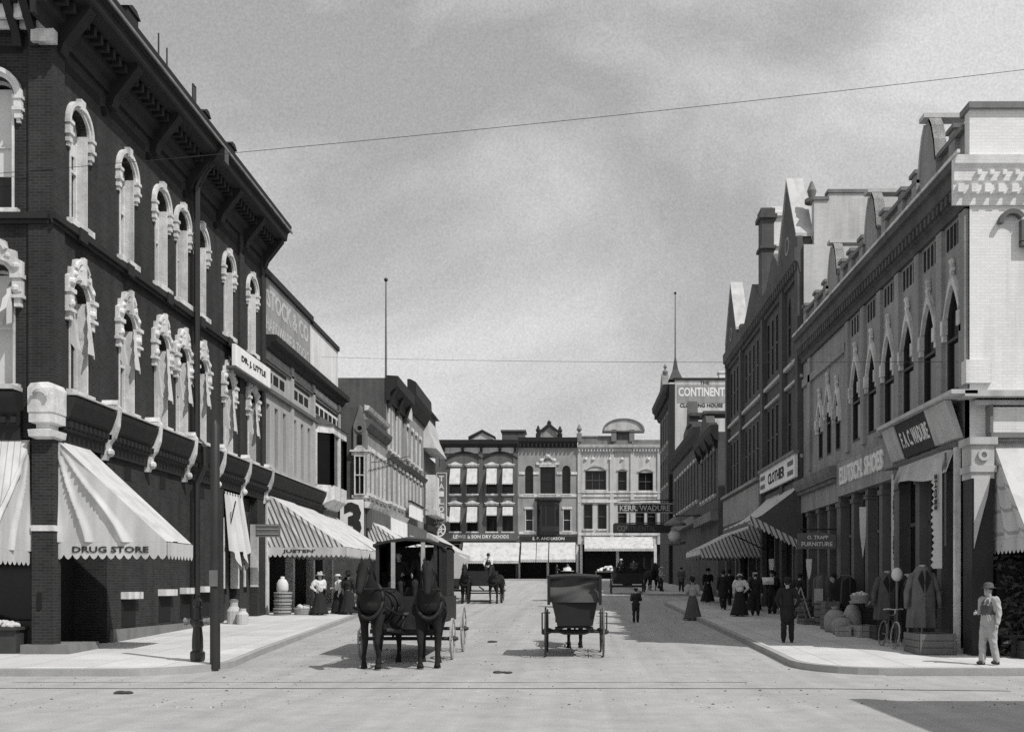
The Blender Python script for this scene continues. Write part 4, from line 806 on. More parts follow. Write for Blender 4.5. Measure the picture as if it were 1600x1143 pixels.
for y in (26.35, 28.0, 29.8, 31.3, 32.8, 34.4, 36.2, 37.6, 39.2, 40.9):
    mb = MB(); wd = .16 if y not in (29.8, 36.2) else .26; mb.box(FRs, y - wd, y + wd, -.3, .06, gsw(y) - .05, 5.1); mb.box(FRs, y - wd - .05, y + wd + .05, -.3, .1, 4.7, 4.85); mb.box(FRs, y - wd - .05, y + wd + .05, -.3, .1, gsw(y) - .05, gsw(y) + .5); mb.build('shop_pilaster', 'paint_md', R1)
for a, b in ((26.5, 27.8), (28.2, 29.5), (30.1, 31.1), (31.5, 32.6), (33.0, 34.2), (34.6, 35.9), (36.5, 37.4), (37.8, 39.0), (39.4, 40.7)):
    mb = MB(); mb.box(FRs, a, b, -.24, -.18, gsw(a) + .6, gsw(a) + .72); mb.box(FRs, a, b, -.24, -.18, 3.6, 3.7)
    for e in (a + .03, b - .03, (a + b) / 2): mb.box(FRs, e - .03, e + .03, -.24, -.18, gsw(a) + .72, 5.05)
    o = mb.build('shop_window', 'paint_md', R1); mb = MB(); mb.box(FRs, a, b, -.26, -.245, gsw(a) + .6, 5.05); mb.build('pane', 'glass', o)
    mb = MB(); mb.box(FRs, a, b, -.3, -.1, gsw(a) - .1, gsw(a) + .58); mb.build('bulkhead', 'wood_dk', o)

# ================================================================== tall gothic brick block
R2 = thing('gothic_block', 'tall sooty three-storey brick block with pointed gables and two chimneys', 'building', (15, 51, gz(51)))
G0, G1 = 42.0, 61.6
bays = ((42.6, 45.1), (45.7, 49.7), (50.3, 56.0), (56.7, 61.0)); ws = []
for a, b in bays:
    n = max(2, round((b - a) / 1.05))
    for k in range(n):
        u = a + (b - a) * (k + .5) / n
        ws += [win(u, .56, 11.8, 14.5, .5 if n < 4 else 0, 1, fr='paint_dk', lights=(1, 2), sill=None, jamb=False, depth=.1), win(u, .56, 7.5, 10.35, 0, fr='paint_dk', lights=(1, 2), sill=None, jamb=False, depth=.1)]
facade(R2, FRs, G0, G1, 6.3, 15.9, ws, 'brickG', D=12, depth=.1, side=False)
mb = MB(); mb.box(ID, RX + .02, 22, G0 - .1, G0 + .3, 9, 15.9); mb.box(ID, 10.0, 22, G0 - .1, G0 + .3, 15.9, 17.7); mb.box(ID, 10.6, 22, G0 - .1, G0 + .3, 17.7, 18.0); mb.build('side_wall', 'side_white', R2)
mb = MB(); mb.box(ID, 9.95, 10.6, G0 - .16, G0 + .36, 17.702, 17.84); mb.box(ID, 10.55, 22, G0 - .16, G0 + .36, 18.002, 18.14); mb.build('coping', 'stone_dk', R2)
mb = MB()
for y in (42.3, 45.4, 50.0, 56.35, 61.3): mb.box(FRs, y - .27, y + .27, 0, .22, gz(y) + .1, 16.3)
mb.build('buttress', 'brickG', R2)
mb = MB(); mb.box(FRs, G0, G1, .0, .16, 11.3, 11.46); mb.box(FRs, G0, G1, 0, .12, 10.5, 10.62); mb.box(FRs, G0, G1, 0, .12, 7.2, 7.35); mb.build('string_course', 'stone', R2)
cornice(R2, FRs, G0, G1, [(0, 14.8), (.12, 14.8), (.2, 15.2), (.34, 15.3), (.36, 15.8), (0, 15.9)], 'brickG', dent=(.2, .25, .1, .3, 14.95, 15.25))
mb = MB(); mb.loft([[(RX, G0 + .3, 15.9), (22, G0 + .3, 15.9), (22, G1, 15.9), (RX, G1, 15.9)], [(RX + 1.6, G0 + .3, 17.2), (20, G0 + .3, 17.2), (20, G1, 17.2), (RX + 1.6, G1, 17.2)]]); mb.build('roof', 'slate', R2)
for (c, hw, zt) in ((44.0, 1.8, 19.3), (59.3, 1.9, 19.4)):
    mb = MB(); mb.prism(FRs, [(c - hw, 15.6), (c + hw, 15.6), (c + hw, 16.3), (c, zt), (c - hw, 16.3)], -.4, .2); o = mb.build('gable', 'brickG', R2)
    mb = MB()
    for q in (-1, 1): mb.loft([[FRs(c + q * (hw + .1) * (1 - t), n, 16.3 + (zt - 16.3) * t + e) for n, e in ((-.45, .0), (.27, .0), (.27, .14), (-.45, .14))] for t in (0, 1)])
    mb.build('gable_coping', 'stone', o)
    mb = MB(); mb.arc(FRs, c, 16.5, .3, .4, 0, 360, .2, .24, 12); mb.build('roundel', 'brickR', o)
mb = MB(); mb.prism(FRs, [(50.3, 15.9), (56, 15.9), (53.15, 17.6)], -.8, .1); mb.prism(FRs, [(45.6, 15.9), (49.8, 15.9), (47.7, 17.4)], -.8, .1); mb.build('parapet_gable', 'brickG', R2)
for (x0, x1, y0, y1, zt, mm) in ((9.5, 10.1, 50.6, 51.5, 20.1, 'brickG'), (10.15, 11.0, 51.2, 52.2, 20.4, 'white_brick')):
    mb = MB(); mb.box(ID, x0, x1, y0, y1, 15.5, zt); mb.box(ID, x0 - .1, x1 + .1, y0 - .1, y1 + .1, zt - 1.5, zt - 1.35); mb.box(ID, x0 - .14, x1 + .14, y0 - .14, y1 + .14, zt, zt + .2); mb.box(ID, x0 - .05, x1 + .05, y0 - .05, y1 + .05, zt + .2, zt + .5); mb.build('chimney', mm, R2)
mb = MB(); mb.lathe((10.05, G0 + .5, 17.8), [(.3, 0), (.3, .15), (.12, .2), (.2, .5), (.05, .9)], 10); mb.build('finial', 'stone_dk', R2)
mb = MB(); mb.box(FRs, G0, G1, -12, -.9, gz(G0), 6.3); mb.build('shop_interior', 'dark_in', R2)
mb = MB(); mb.box(FRs, G0, 49.7, -.2, .12, 5.6, 6.3); mb.box(FRs, 49.7, G1, -.2, .3, 5.4, 7.1); mb.build('fascia', 'cornice_md', R2)
mb = MB(); mb.box(FRs, 50, G1, .3, .34, 5.5, 7.0); mb.box(FRs, 49.9, G1, .1, .5, 7.11, 7.25); mb.build('fascia_panel', 'brickR', R2)
mb = MB()
for y in (43.8, 45.6, 47.6, 50.2, 52.3, 54.6, 56.6, 58.8, 61.2): mb.box(FRs, y - .12, y + .12, -.3, .04, gsw(y) - .05, 5.5)
mb.build('shop_post', 'paint_md', R2)

# ================================================================== beyond the side street on the right
R3 = thing('pedimented_store', 'low dark store with ornate stepped parapet beyond the side street', 'building', (14, 70, gz(70)))
ws = [win(y, .7, 8.0, 10.8, 0, fr='paint_md', lights=(1, 2), sill='stone', jamb=False, depth=.25, hood='plain', hm='stone_dk') for y in (67.4, 69, 70.6, 72.2, 73.8)]
facade(R3, FRs, 66, 75, gz(66), 11.9, ws, 'brickG', D=8, depth=.25)
cornice(R3, FRs, 65.8, 75, [(0, 11.3), (.2, 11.4), (.5, 11.9), (.55, 12.3), (0, 12.35)], 'cornice_dk', brk=[(y, .3, [(0, 10.9), (.2, 10.9), (.5, 11.8), (0, 11.8)]) for y in (66.3, 69.3, 72.3, 74.8)])
mb = MB(); mb.prism(FRs, [(68.5, 12.3), (73, 12.3), (73, 12.9), (72.2, 13.0), (71.5, 13.7), (70, 13.7), (69.3, 13.0), (68.5, 12.9)], -.3, .3); mb.box(FRs, 69.8, 71.7, -1.3, .45, 13.7, 13.9); mb.build('parapet', 'brickG', R3)
mb = MB(); mb.box(FRs, 66, 75, .0, .5, 6.2, 6.8); mb.build('storefront_cornice', 'stone_dk', R3)
R3b = thing('gable_store', 'dark store with tall pointed parapet between low store and painted-sign block', 'building', (14, 84, gz(84)))
ws = [win(y, .75, 8.4, 11.4, .3, fr='paint_md', lights=(1, 2), sill='stone', jamb=False, depth=.25, hood='plain', hm='stone') for y in (76.5, 78.4, 80.3, 82.2, 84.1, 86, 87.9, 90, 92.2)]
facade(R3b, FRs, 75, 95, gz(75), 13.2, ws, 'brickG', D=8, depth=.25)
cornice(R3b, FRs, 75, 95, [(0, 12.6), (.2, 12.7), (.5, 13.2), (.55, 13.6), (0, 13.65)], 'cornice_dk')
mb = MB(); mb.prism(FRs, [(77, 13.5), (83, 13.5), (83, 14.2), (80.8, 14.6), (80, 16.4), (79.2, 14.6), (77, 14.2)], -.4, .35); mb.box(FRs, 79, 81, -1.6, .3, 15.1, 15.35); mb.box(FRs, 77.4, 79.8, -1.2, .5, 14.2, 14.4); mb.build('parapet', 'brickG', R3b)
mb = MB(); mb.box(FRs, 75, 95, .0, .5, 6.6, 7.2); mb.build('storefront_cornice', 'stone_dk', R3b)
R4 = thing('painted_sign_block', 'tall block with big painted sign wall and flagpole beyond the low dark stores', 'building', (16, 102, gz(102)))
ws = [win(y, .9, z, z + 2.6, .2, fr='paint_md', lights=(1, 2), sill='stone', jamb=False, depth=.25, hood='plain', hm='stone_dk') for y in (97, 99.4, 101.8, 104.2, 106.6) for z in (8.0, 12.0, 16.0)]
facade(R4, FRs, 95.7, 108.4, gz(95), 20.6, ws, 'brickG', D=12, depth=.25, side=False)
mb = MB(); mb.box(ID, RX + .26, 24, 95.6, 95.9, 8, 21.2); mb.build('sign_wall', 'side_white', R4)
mb = MB(); mb.box(ID, RX + .1, 24, 95.5, 96, 21.2, 21.4); mb.box(ID, RX - .3, RX + .25, 95.4, 96.2, gz(95), 20.8); mb.build('coping', 'cornice_dk', R4)
mb = MB(); mb.box(ID, 14.0, 14.75, 95.7, 96.6, 21.4, 21.9); mb.box(ID, 13.9, 14.85, 95.6, 96.7, 21.9, 22.05); mb.build('chimney', 'white_brick', R4)
mb = MB(); mb.box(FF(95.59), 10.05, 14.95, 0, .02, 19.1, 20.75); mb.build('sign_ground', 'sign_gr', R4)
text('CONTINENTAL', lambda a, b, c: (12.75 + a, 95.57 - c, 20.1 + b), 5.2, .85, 'let_lt', R4, bold=.03)
text('THE', lambda a, b, c: (12.6 + a, 95.59 - c, 20.95 + b), .9, .3, 'let_dk', R4); text('CLOTHING HOUSE', lambda a, b, c: (12.3 + a, 95.58 - c, 18.85 + b), 4.0, .36, 'let_dk', R4)
cornice(R4, FRs, 95.6, 108.6, [(0, 19.2), (.2, 19.3), (.5, 20.0), (.8, 20.3), (.85, 20.8), (0, 20.85)], 'cornice_dk', dent=(.3, .35, .2, .6, 19.6, 20.0))
mb = MB(); mb.prism(FRs, [(100, 20.8), (105, 20.8), (105, 21.2), (103.4, 22.3), (102.5, 23.2), (101.6, 22.3), (100, 21.2)], -.3, .4); mb.lathe((RX, 102.5, 23.1), [(.2, 0), (.3, .3), (.08, .6), (.2, .8), (.05, 1.1)], 8); mb.build('parapet_crest', 'stone_dk', R4)
mb = MB(); mb.loft([[(9.3, 95.7, 21.3), (10.6, 95.7, 21.3), (10.6, 97.2, 21.3), (9.3, 97.2, 21.3)], [(9.7, 96.2, 22.3), (10.2, 96.2, 22.3), (10.2, 96.7, 22.3), (9.7, 96.7, 22.3)], [(9.9, 96.4, 23.6), (10.0, 96.4, 23.6), (10.0, 96.5, 23.6), (9.9, 96.5, 23.6)]]); mb.build('turret', 'slate', R4)
# ================================================================== awnings
# drug store: flank awning (its side panel faces the camera) and front awning
awning('drug_store_awning', 'white canvas drug store awning with folded side panel beside the corner pier', FLs, 25.0, 26.7, 5.5, 2.98, 2.72, 'canvas', 'canvas', .42, (1, 0), ('DRUG STORE', 1.86, 1.4, .15), 0, folds=.11, zin=2.98, sag=.0)
awning('front_awning', 'white canvas awning on the front of the corner store, left of the brick pier', FLf, -20, -13.1, 5.45, 2.75, 2.2, 'pin', 'canvas', .35, (1, 1), folds=.08, sag=.12)
o = thing('gathered_awning', 'bunched-up white awning hanging over the doorway of the corner store', 'awning', FLs(37.9, .3, 2.9))
mb = MB()
def bunch(i, j):
    u = 37.0 + 1.9 * i * (1 - .15 * j); return FLs(u, .12 + .5 * j * (.35 + .65 * abs(math.sin(i * 7.2))) + .06 * math.sin(i * 40), 5.35 - (2.5 - .35 * math.cos(i * 12.5)) * j)
mb.grid(bunch, 40, 10); mb.build('canopy', 'canvas', o, smooth=True, recalc=False)
mb = MB(); mb.tube([FLs(37, .1, 5.3), FLs(39, .1, 5.3)], .06, 8); mb.tube([FLs(37.1, .1, 3.2), FLs(37.1, .5, 5.0)], .025, 6); mb.tube([FLs(38.9, .1, 3.2), FLs(38.9, .5, 5.0)], .025, 6); mb.build('support_arm', 'iron', o)
awning('store_awning', "striped-sided white awning lettered JUSTEN' over the group of women", FLs, 42.6, 46.3, 5.75, 3.55, 3.25, 'canvas', 'stripe_x', .42, (1, 1), ("JUSTEN'", 1.35, 1.35, .17), 0, folds=.03, sag=.0)
awning('store_awning', 'middle white awning of the row on the attic store', FLs, 46.6, 50.0, 5.7, 3.6, 3.1, 'canvas', 'canvas', .4, (1, 1), sag=0)
awning('store_awning', 'last white awning of the row on the attic store, below the bay window', FLs, 50.4, 55.4, 5.6, 3.65, 3.0, 'canvas', 'canvas', .4, (1, 1), sag=0)
awning('saloon_awning', 'striped-sided awning with small letters next to the board with the figure 3', F3s, 57.6, 61.5, 5.7, 3.9, 2.7, 'canvas', 'stripe_x', .4, (1, 1), ('BAR GOODS', 1.25, 1.3, .18), 0, folds=.03, sag=0)
awning('store_awning', 'half-raised white awning on the tall plain block', F3s, 64.2, 70.2, 5.5, 4.3, 2.2, 'canvas', 'stripe_x', .35, (1, 1), sag=.0)
awning('store_awning', 'white awning on the gabled block farther up the left side', F3s, 71.4, 79, 5.6, 4.4, 2.6, 'canvas', 'canvas', .35, (1, 1), sag=.0)
awning('store_awning', 'pale awning at the far left corner under the oriel', F3s, 81, 90, 6.3, 4.6, 2.6, 'canvas_g', 'canvas', .5, (1, 1), sag=.0)
awning('wide_awning', 'wide white awning of the block with window awnings at the street end', Ff, fx(724), fx(812), fz(847), fz(877), 2.6, 'canvas', 'canvas_g', .3, (1, 1), sag=.05)
for a, b, lb in ((815, 838, 'left panel of the three-part white awning under the dark oriel'), (839, 857, 'middle panel of the three-part white awning under the dark oriel'), (858.5, 899, 'right panel of the three-part white awning under the dark oriel')):
    awning('shop_awning', lb, Ff, fx(a), fx(b), fz(846), fz(875), 2.6, 'canvas', 'canvas_g', .3, (1, 1), sag=.05, group='three-part awning under the oriel')
awning('wide_awning', 'broad grey-white awning on the pale stone block at the street end', Ff, fx(913), fx(1019), fz(838), fz(858), 2.4, 'canvas', 'canvas_g', .3, (1, 1), sag=.05)
# right side
o = thing('raised_awning', 'half-raised awning with patterned fringe on the near end of the sooty block', 'awning', FRs(45.5, 1, 4))
mb = MB(); mb.grid(lambda i, j: FRs(42.1 + 7.0 * i, .1 + 2.1 * j, 6.1 - 1.5 * j - .2 * math.sin(math.pi * j) - .05 * math.sin(i * 30) * j), 30, 8); mb.build('canopy', 'canvas', o, smooth=True, recalc=False)
mb = MB(); n = 12
for k in range(n):
    t0, t1 = k / n, (k + 1) / n; p = lambda t, h: FRs(42.08, .15 + 2.0 * t, 3.55 + 1.05 * t + h)
    mb.poly([p(t0, .25), p(t1, .25), p(t1, -.05), p((t0 + t1) / 2, -.16), p(t0, -.05)])
n = 30
for k in range(n):
    t0, t1 = k / n, (k + 1) / n; p = lambda t, h: FRs(42.1 + 7 * t, 2.22, 4.6 + h); mb.poly([p(t0, 0), p(t1, 0), p(t1, -.25), p((t0 + t1) / 2, -.36), p(t0, -.25)])
mb.build('fringe', 'stripe_x', o, recalc=False)
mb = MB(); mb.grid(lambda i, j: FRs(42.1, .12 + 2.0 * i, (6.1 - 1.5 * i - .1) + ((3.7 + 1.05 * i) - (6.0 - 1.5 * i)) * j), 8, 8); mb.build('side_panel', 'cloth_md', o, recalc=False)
mb = MB()
for y in (42.15, 49.0): mb.tube([FRs(y, .08, 3.6), FRs(y, 2.2, 4.6)], .03, 6)
mb.build('support_arm', 'iron', o)
awning('striped_awning', 'lowered dark striped awning with scalloped edge on the far end of the sooty block', FRs, 50.2, 56.4, 5.4, 3.75, 3.1, 'canvas_g', 'stripe_x', .45, (1, 1), sag=.05)
awning('front_awning', 'big white awning on the white-painted front beside the dark corner pier', FRf, RX + .55, 17, 5.35, 3.0, 1.9, 'canvas', 'pin', .35, (1, 1), folds=.03, sag=.05)
# white bunting-like folded awning framing the clothing shop window
o = thing('draped_awning', 'white scalloped awning drawn back like a curtain round the clothing shop window', 'awning', FRs(27.5, .3, 2.6))
mb = MB(); mb.grid(lambda i, j: FRs(25.15 + 4.3 * i, .1 + .22 * j + .04 * math.sin(i * 25) * j, 5.32 - (.6 + .1 * math.sin(i * 6)) * j), 40, 5); mb.build('canopy', 'canvas', o, smooth=True, recalc=False)
for y, sg, nm in ((25.35, 1, 0), (29.35, -1, 1)):
    mb = MB(); n = 17
    for k in range(n):
        z1, z0 = 5.1 - 2.75 * k / n, 5.1 - 2.75 * (k + 1) / n; wd = .38 + .05 * math.sin(k * .9)
        mb.poly([FRs(y, .35, z1), FRs(y + sg * wd, .42, z1), FRs(y + sg * (wd + .12), .44, (z0 + z1) / 2), FRs(y + sg * wd, .42, z0), FRs(y, .35, z0)])
    q = mb.build('side_drape', 'canvas', o, recalc=False)
text('SHOES', lambda a, b, c: (RX - .43 - c, 25.55 - b, 4.25 + a * -1), .9, .17, 'let_dk', o)
mb = MB(); mb.tube([FRs(25.2, .1, 5.3), FRs(25.2, .5, 5.25), FRs(29.5, .5, 5.25), FRs(29.5, .1, 5.3)], .03, 6); mb.tube([FRs(25.25, .3, 5.2), FRs(25.25, .3, 2.9)], .025, 6); mb.build('support_arm', 'paint_md', o)

# ================================================================== signs
PR = lambda yc, zc, n, tilt=0: (lambda a, b, c: (RX - n - c - b * tilt * -1, yc - a, zc + b))
def board(name, label, hexa, m, group=None):
    o = thing(name, label, 'sign', tuple(sum(p[i] for p in hexa) / 8 for i in range(3)), group); mb = MB(); mb.hexa(hexa); mb.build('board', m, o); return o
o = thing('cornice_sign', 'tilted dark sign board with grey end blocks above the clothing shop', 'sign', FRs(27.5, .4, 5.6))
def tilt(a, b, d0, d1): return [FRs(a, .30 + d0, 6.4), FRs(b, .30 + d0, 6.4), FRs(b, .30 + d1, 6.4), FRs(a, .30 + d1, 6.4), FRs(a, d0, 5.5), FRs(b, d0, 5.5), FRs(b, d1, 5.5), FRs(a, d1, 5.5)]
mb = MB(); mb.hexa(tilt(26.25, 28.75, .05, .16)); mb.build('board', 'sign_dk', o)
mb = MB(); mb.hexa(tilt(24.75, 26.25, .05, .2)); mb.hexa(tilt(28.75, 29.8, .05, .2)); mb.build('end_block', 'stone', o)
text('F. A. C. WADURE', lambda a, b, c: (RX - .165 - (.15 + b * .333) - c, 27.5 - a, 5.95 + b), 2.1, .42, 'let_lt', o)
o = thing('shoe_store_letters', 'raised white letters ELUTSCH. SHOES on the brick fascia next to the tilted sign', 'sign', FRs(33, .2, 5.5)); text('ELUTSCH. SHOES', lambda a, b, c: (RX - .165 - c, 33.1 - a, 5.72 + b), 4.9, .62, 'let_lt', o, bold=.035, depth=.05)
o = board('clothier_sign', 'long white sign board lettered CLOTHIER on the sooty block', [FRs(y, n, z) for z in (6.4, 7.35) for y, n in ((41.9, .24), (49.6, .24), (49.6, .36), (41.9, .36))], 'sign_lt')
text('CLOTHIER', lambda a, b, c: (RX - .365 - c, 45.7 - a, 6.86 + b), 3.6, .5, 'let_dk', o)
mb = MB()
for y0 in (42.2, 48.3):
    for z in (6.55, 6.95): mb.box(FRs, y0, y0 + 1.1, .36, .372, z, z + .2)
mb.build('sign_bar', 'paint_md', o)
mb = MB(); mb.box(FRs, 41.8, 49.7, .2, .45, 7.35, 7.5); mb.build('sign_cap', 'stone_dk', o)
o = thing('projecting_sign', 'grey two-line board sticking out over the pavement beside the half-raised awning', 'sign', (8.4, 36.6, 3.4))
mb = MB(); mb.prism(FF(36.6), [(8.15, 3.25), (9.5, 3.25), (9.5, 3.75), (8.9, 3.86), (8.15, 3.8)], 0, .08); mb.build('board', 'wood_md', o)
text('O. TRAPP', lambda a, b, c: (8.85 + a, 36.51 - c, 3.66 + b), .75, .13, 'let_lt', o); text('FURNITURE', lambda a, b, c: (8.82 + a, 36.51 - c, 3.42 + b), 1.1, .15, 'let_lt', o)
mb = MB(); mb.tube([(9.6, 36.56, 3.95), (8.2, 36.56, 3.95)], .025, 6); mb.build('bracket', 'iron', o)
o = thing('hanging_sign', 'long grey hanging sign KERR. WADURE across the far right pavement', 'sign', (7, 94, 8.9))
mb = MB(); mb.box(FF(94), 4.45, 9.4, 0, .12, 8.75, 9.5); mb.build('board', 'sign_dk', o); mb = MB()
for z in (8.68, 9.5): mb.box(FF(94), 4.4, 9.45, -.02, .16, z, z + .07)
mb.build('sign_frame', 'stone', o)
text('KERR. WADURE', lambda a, b, c: (6.9 + a, 93.86 - c, 9.13 + b), 4.6, .52, 'stone', o); mb = MB(); mb.tube([(9.6, 94, 9.9), (4.6, 94, 9.8)], .05, 6); mb.build('bracket', 'iron', o)
o = thing('hanging_sign', 'dark hanging board CONTINENTAL just below the long grey hanging sign', 'sign', (6, 92, 6.9))
mb = MB(); mb.box(FF(92), 3.9, 9.4, 0, .12, 6.75, 7.55); mb.build('board', 'sign_dk', o); text('CONTINENTAL', lambda a, b, c: (6.0 + a, 91.87 - c, 7.15 + b), 3.5, .5, 'stone_dk' if False else 'paint_md', o); mb = MB(); mb.tube([(9.6, 92, 7.7), (4, 92, 7.6)], .05, 6); mb.build('bracket', 'iron', o)
o = thing('vertical_sign', 'tall vertical sign board with stacked letters on the far left corner', 'sign', (-10.8, 86, 6))
mb = MB(); mb.box(FF(86), -11.15, -10.35, 0, .14, 7.35, 11.4); mb.build('board', 'stone_dk', o)
for i, ch in enumerate('TAILOR'): text(ch, lambda a, b, c, i=i: (-10.75 + a, 85.85 - c, 10.98 - i * .64 + b), .42, .46, 'let_lt', o)
mb = MB(); mb.box(FF(86), -11.2, -10.3, -.02, .18, 11.4, 11.5); mb.box(FF(86), -11.2, -11.13, .0, .18, 7.35, 11.4); mb.box(FF(86), -10.37, -10.3, 0, .18, 7.35, 11.4); mb.build('sign_frame', 'stone', o)
o = thing('round_sign', 'round openwork emblem sign below the tall vertical sign', 'sign', (-10.9, 86, 6.3))
mb = MB(); mb.lathe((-11.05, 86, 6.75), [(.66, 0), (.66, .1)], 18, ax='y'); mb.build('board', 'stone_dk', o); mb = MB()
for r in (.66, .34, .12): mb.arc(FF(85.99), -11.05, 6.75, max(r - .09, 0.01), r, 0, 360, 0, .05, 18)
for k in range(8): a = k * math.pi / 4; mb.tube([(-11.05 + .1 * math.cos(a), 85.96, 6.75 + .1 * math.sin(a)), (-11.05 + .6 * math.cos(a), 85.96, 6.75 + .6 * math.sin(a))], .04, 5)
mb.build('emblem', 'let_lt', o)
o = thing('figure_sign', 'white board with a big dark figure 3 on the side of the dormer store', 'sign', (-12.1, 56.9, 4.5))
mb = MB(); mb.box(FF(57), -12.75, -11.45, .02, .12, 4.2, 6.75); mb.build('board', 'sign_lt', o); text('3', lambda a, b, c: (-12.05 + a, 56.87 - c, 5.55 + b), 1.0, 2.1, 'let_dk', o, bold=.05)
o = board('office_sign', 'white slanted office sign on the dark corner store under the last upper windows', [FLs(u, n, z) for z, e in ((9.95, .0), (10.75, .0)) for u, n in ((37.3, .3), (41.7, .3), (41.7, .42), (37.3, .42))], 'sign_lt')
text('DR. J. LITTLE', lambda a, b, c: (LX + .43 + c, 39.5 + a, 10.35 + b), 3.0, .28, 'let_dk', o); mb = MB(); mb.box(FLs, 37.25, 41.75, .0, .45, 9.87, 9.95); mb.build('ledge', 'cornice_md', o)
o = thing('projecting_sign', 'small brown board sticking out from the corner store near the bunched awning', 'sign', (-11.6, 39.8, 3.9))
mb = MB(); mb.box(FF(40.2), -12.3, -11.35, 0, .1, 3.85, 4.35); mb.build('board', 'wood_md', o); mb = MB()
for z in (3.95, 4.13, 4.28): mb.box(FF(40.09), -12.25, -11.4, 0, .012, z, z + .03)
mb.build('sign_line', 'wood_lt', o)
o = thing('upper_fascia_sign', 'small white sign board above the awnings on the gabled block', 'sign', F3s(74, .4, 6.9)); mb = MB(); mb.box(F3s, 70.8, 76.5, .3, .42, 6.75, 7.75); mb.build('board', 'sign_lt', o); mb = MB(); mb.box(F3s, 70.7, 76.6, .26, .5, 7.751, 7.87); mb.build('sign_cap', 'cornice_dk', o)
o = thing('lantern', 'big globe lantern hung between two rings at the far right shop fronts', 'lantern', (7.4, 74, 5.6)); cx, cy = 7.6, 74
mb = MB(); mb.lathe((cx, cy, 4.9), [(.25, 0), (.75, .1), (.8, .25), (.55, .3)], 16); mb.lathe((cx, cy, 6.35), [(.8, 0), (.8, .14), (.5, .3), (.1, .6)], 16); mb.build('ring', 'stone_dk', o); mb = MB(); mb.tube([(9.6, cy, 7.05), (cx, cy, 7.05), (cx, cy, 6.6)], .05, 6); mb.build('bracket', 'iron', o); mb = MB(); mb.ball((cx, cy, 5.55), .46, sz=1.15, seg=14, n=8); mb.build('globe', 'fruit', o, smooth=True)
def pennant(label, y, n, z, h):
    o = thing('pennant', label, 'pennant', FRs(y, n, z), 'little white pennants hung along the right-hand shops'); mb = MB(); mb.prism(FF(y), [(RX - n - .11, z), (RX - n + .11, z), (RX - n + .08, z - h * .6), (RX - n, z - h), (RX - n - .09, z - h * .5)], 0, .02); mb.build('cloth', 'sign_lt', o); mb = MB(); mb.tube([FRs(y, n, z), FRs(y, n, z + .35), FRs(y, -.1, z + .35)], .012, 5); mb.build('cord', 'iron', o)
pennant('narrow white pennant hung under the half-raised awning', 44.4, .6, 5.3, .95)
pennant('white pennant hung low behind the man reading a paper', 44.0, .9, 3.1, .8); pennant('white pennant beside the projecting two-line board', 38.8, .5, 2.95, .8)
pennant('bright white pennant in the shoe shop doorway', 32.2, .35, 4.4, 1.6)

# ================================================================== poles and wires
o = thing('telegraph_pole', 'dark wooden telegraph pole at the kerb corner beside the fire hydrant', 'pole', (-7.72, 22.3, .15)); x, y = -7.72, 22.3
mb = MB(); mb.lathe((x, y, .1), [(.11, 0), (.105, 2.5), (.095, 5.3), (.02, 5.42)], 12); mb.build('post', 'paint_dk', o, smooth='auto'); mb = MB(); mb.box(FF(y - .1), x - .09, x + .09, 0, .02, 1.9, 2.25); mb.build('notice', 'wood_md', o)
o = thing('fire_hydrant', 'tall black iron fire hydrant on the left pavement corner', 'hydrant', (-8.32, 22.9, .15)); x, y = -8.32, 22.9
mb = MB(); mb.lathe((x, y, .13), [(.19, 0), (.19, .08), (.15, .1), (.17, .16), (.17, .3), (.12, .34), (.13, .4), (.125, .62), (.1, .86), (.13, .88), (.145, .92), (.145, 1.0), (.1, 1.03), (.085, 1.2), (.085, 1.3), (.115, 1.32), (.115, 1.4), (.1, 1.46), (.05, 1.5), (.035, 1.53), (.045, 1.58), (.02, 1.6)], 8); mb.build('barrel', 'iron', o, smooth='auto')
mb = MB()
for q in (-1, 1): mb.lathe((x + q * .14, y, 1.12), [(.07, 0), (.07, q * .1), (.085, q * .1), (.085, q * .15)], 10, ax='x')
mb.build('nozzle', 'stone_dk', o)
def flagpole(label, x, y, z0, z1):
    o = thing('flagpole', label, 'flagpole', (x, y, z0)); mb = MB(); mb.tube([(x, y, z0), (x, y, z1)], [.075, .04], 8); mb.build('pole', 'wood_md', o); mb = MB(); mb.ball((x, y, z1 + .08), .13); mb.build('ball', 'iron', o)
flagpole('bare flagpole with ball on the tall plain block at the left', PX(603, 65), 65, 15.0, PZ(439, 65)); flagpole('bare flagpole with ball on the painted-sign block at the right', 9.95, 96.45, 23.4, PZ(459, 96.4))
def wire(label, a, b, sagm, r=.007):
    a, b = Vector(a), Vector(b); mb = MB(); mb.tube([a.lerp(b, t / 24) - Vector((0, 0, sagm * 4 * (t / 24) * (1 - t / 24))) for t in range(25)], r, 5); tag(mb.build('wire', 'iron'), label, 'wire')
wire('overhead wire high across the sky from the corner store roof to the right', (-14.6, 24.85, 11.85), (11.2, 24.3, 14.2), .12)
wire('thin wire across the street at the height of the far roofs', (LX + .1, 51.7, 13.5), (RX - .1, 26.0, 7.6), .1, .007)
wire('short dark wire from the dormer store to the gabled block', (PX(583, 58), 57.6, PZ(722, 57.6)), (PX(640, 72), 72, PZ(712, 72)), .05, .03)
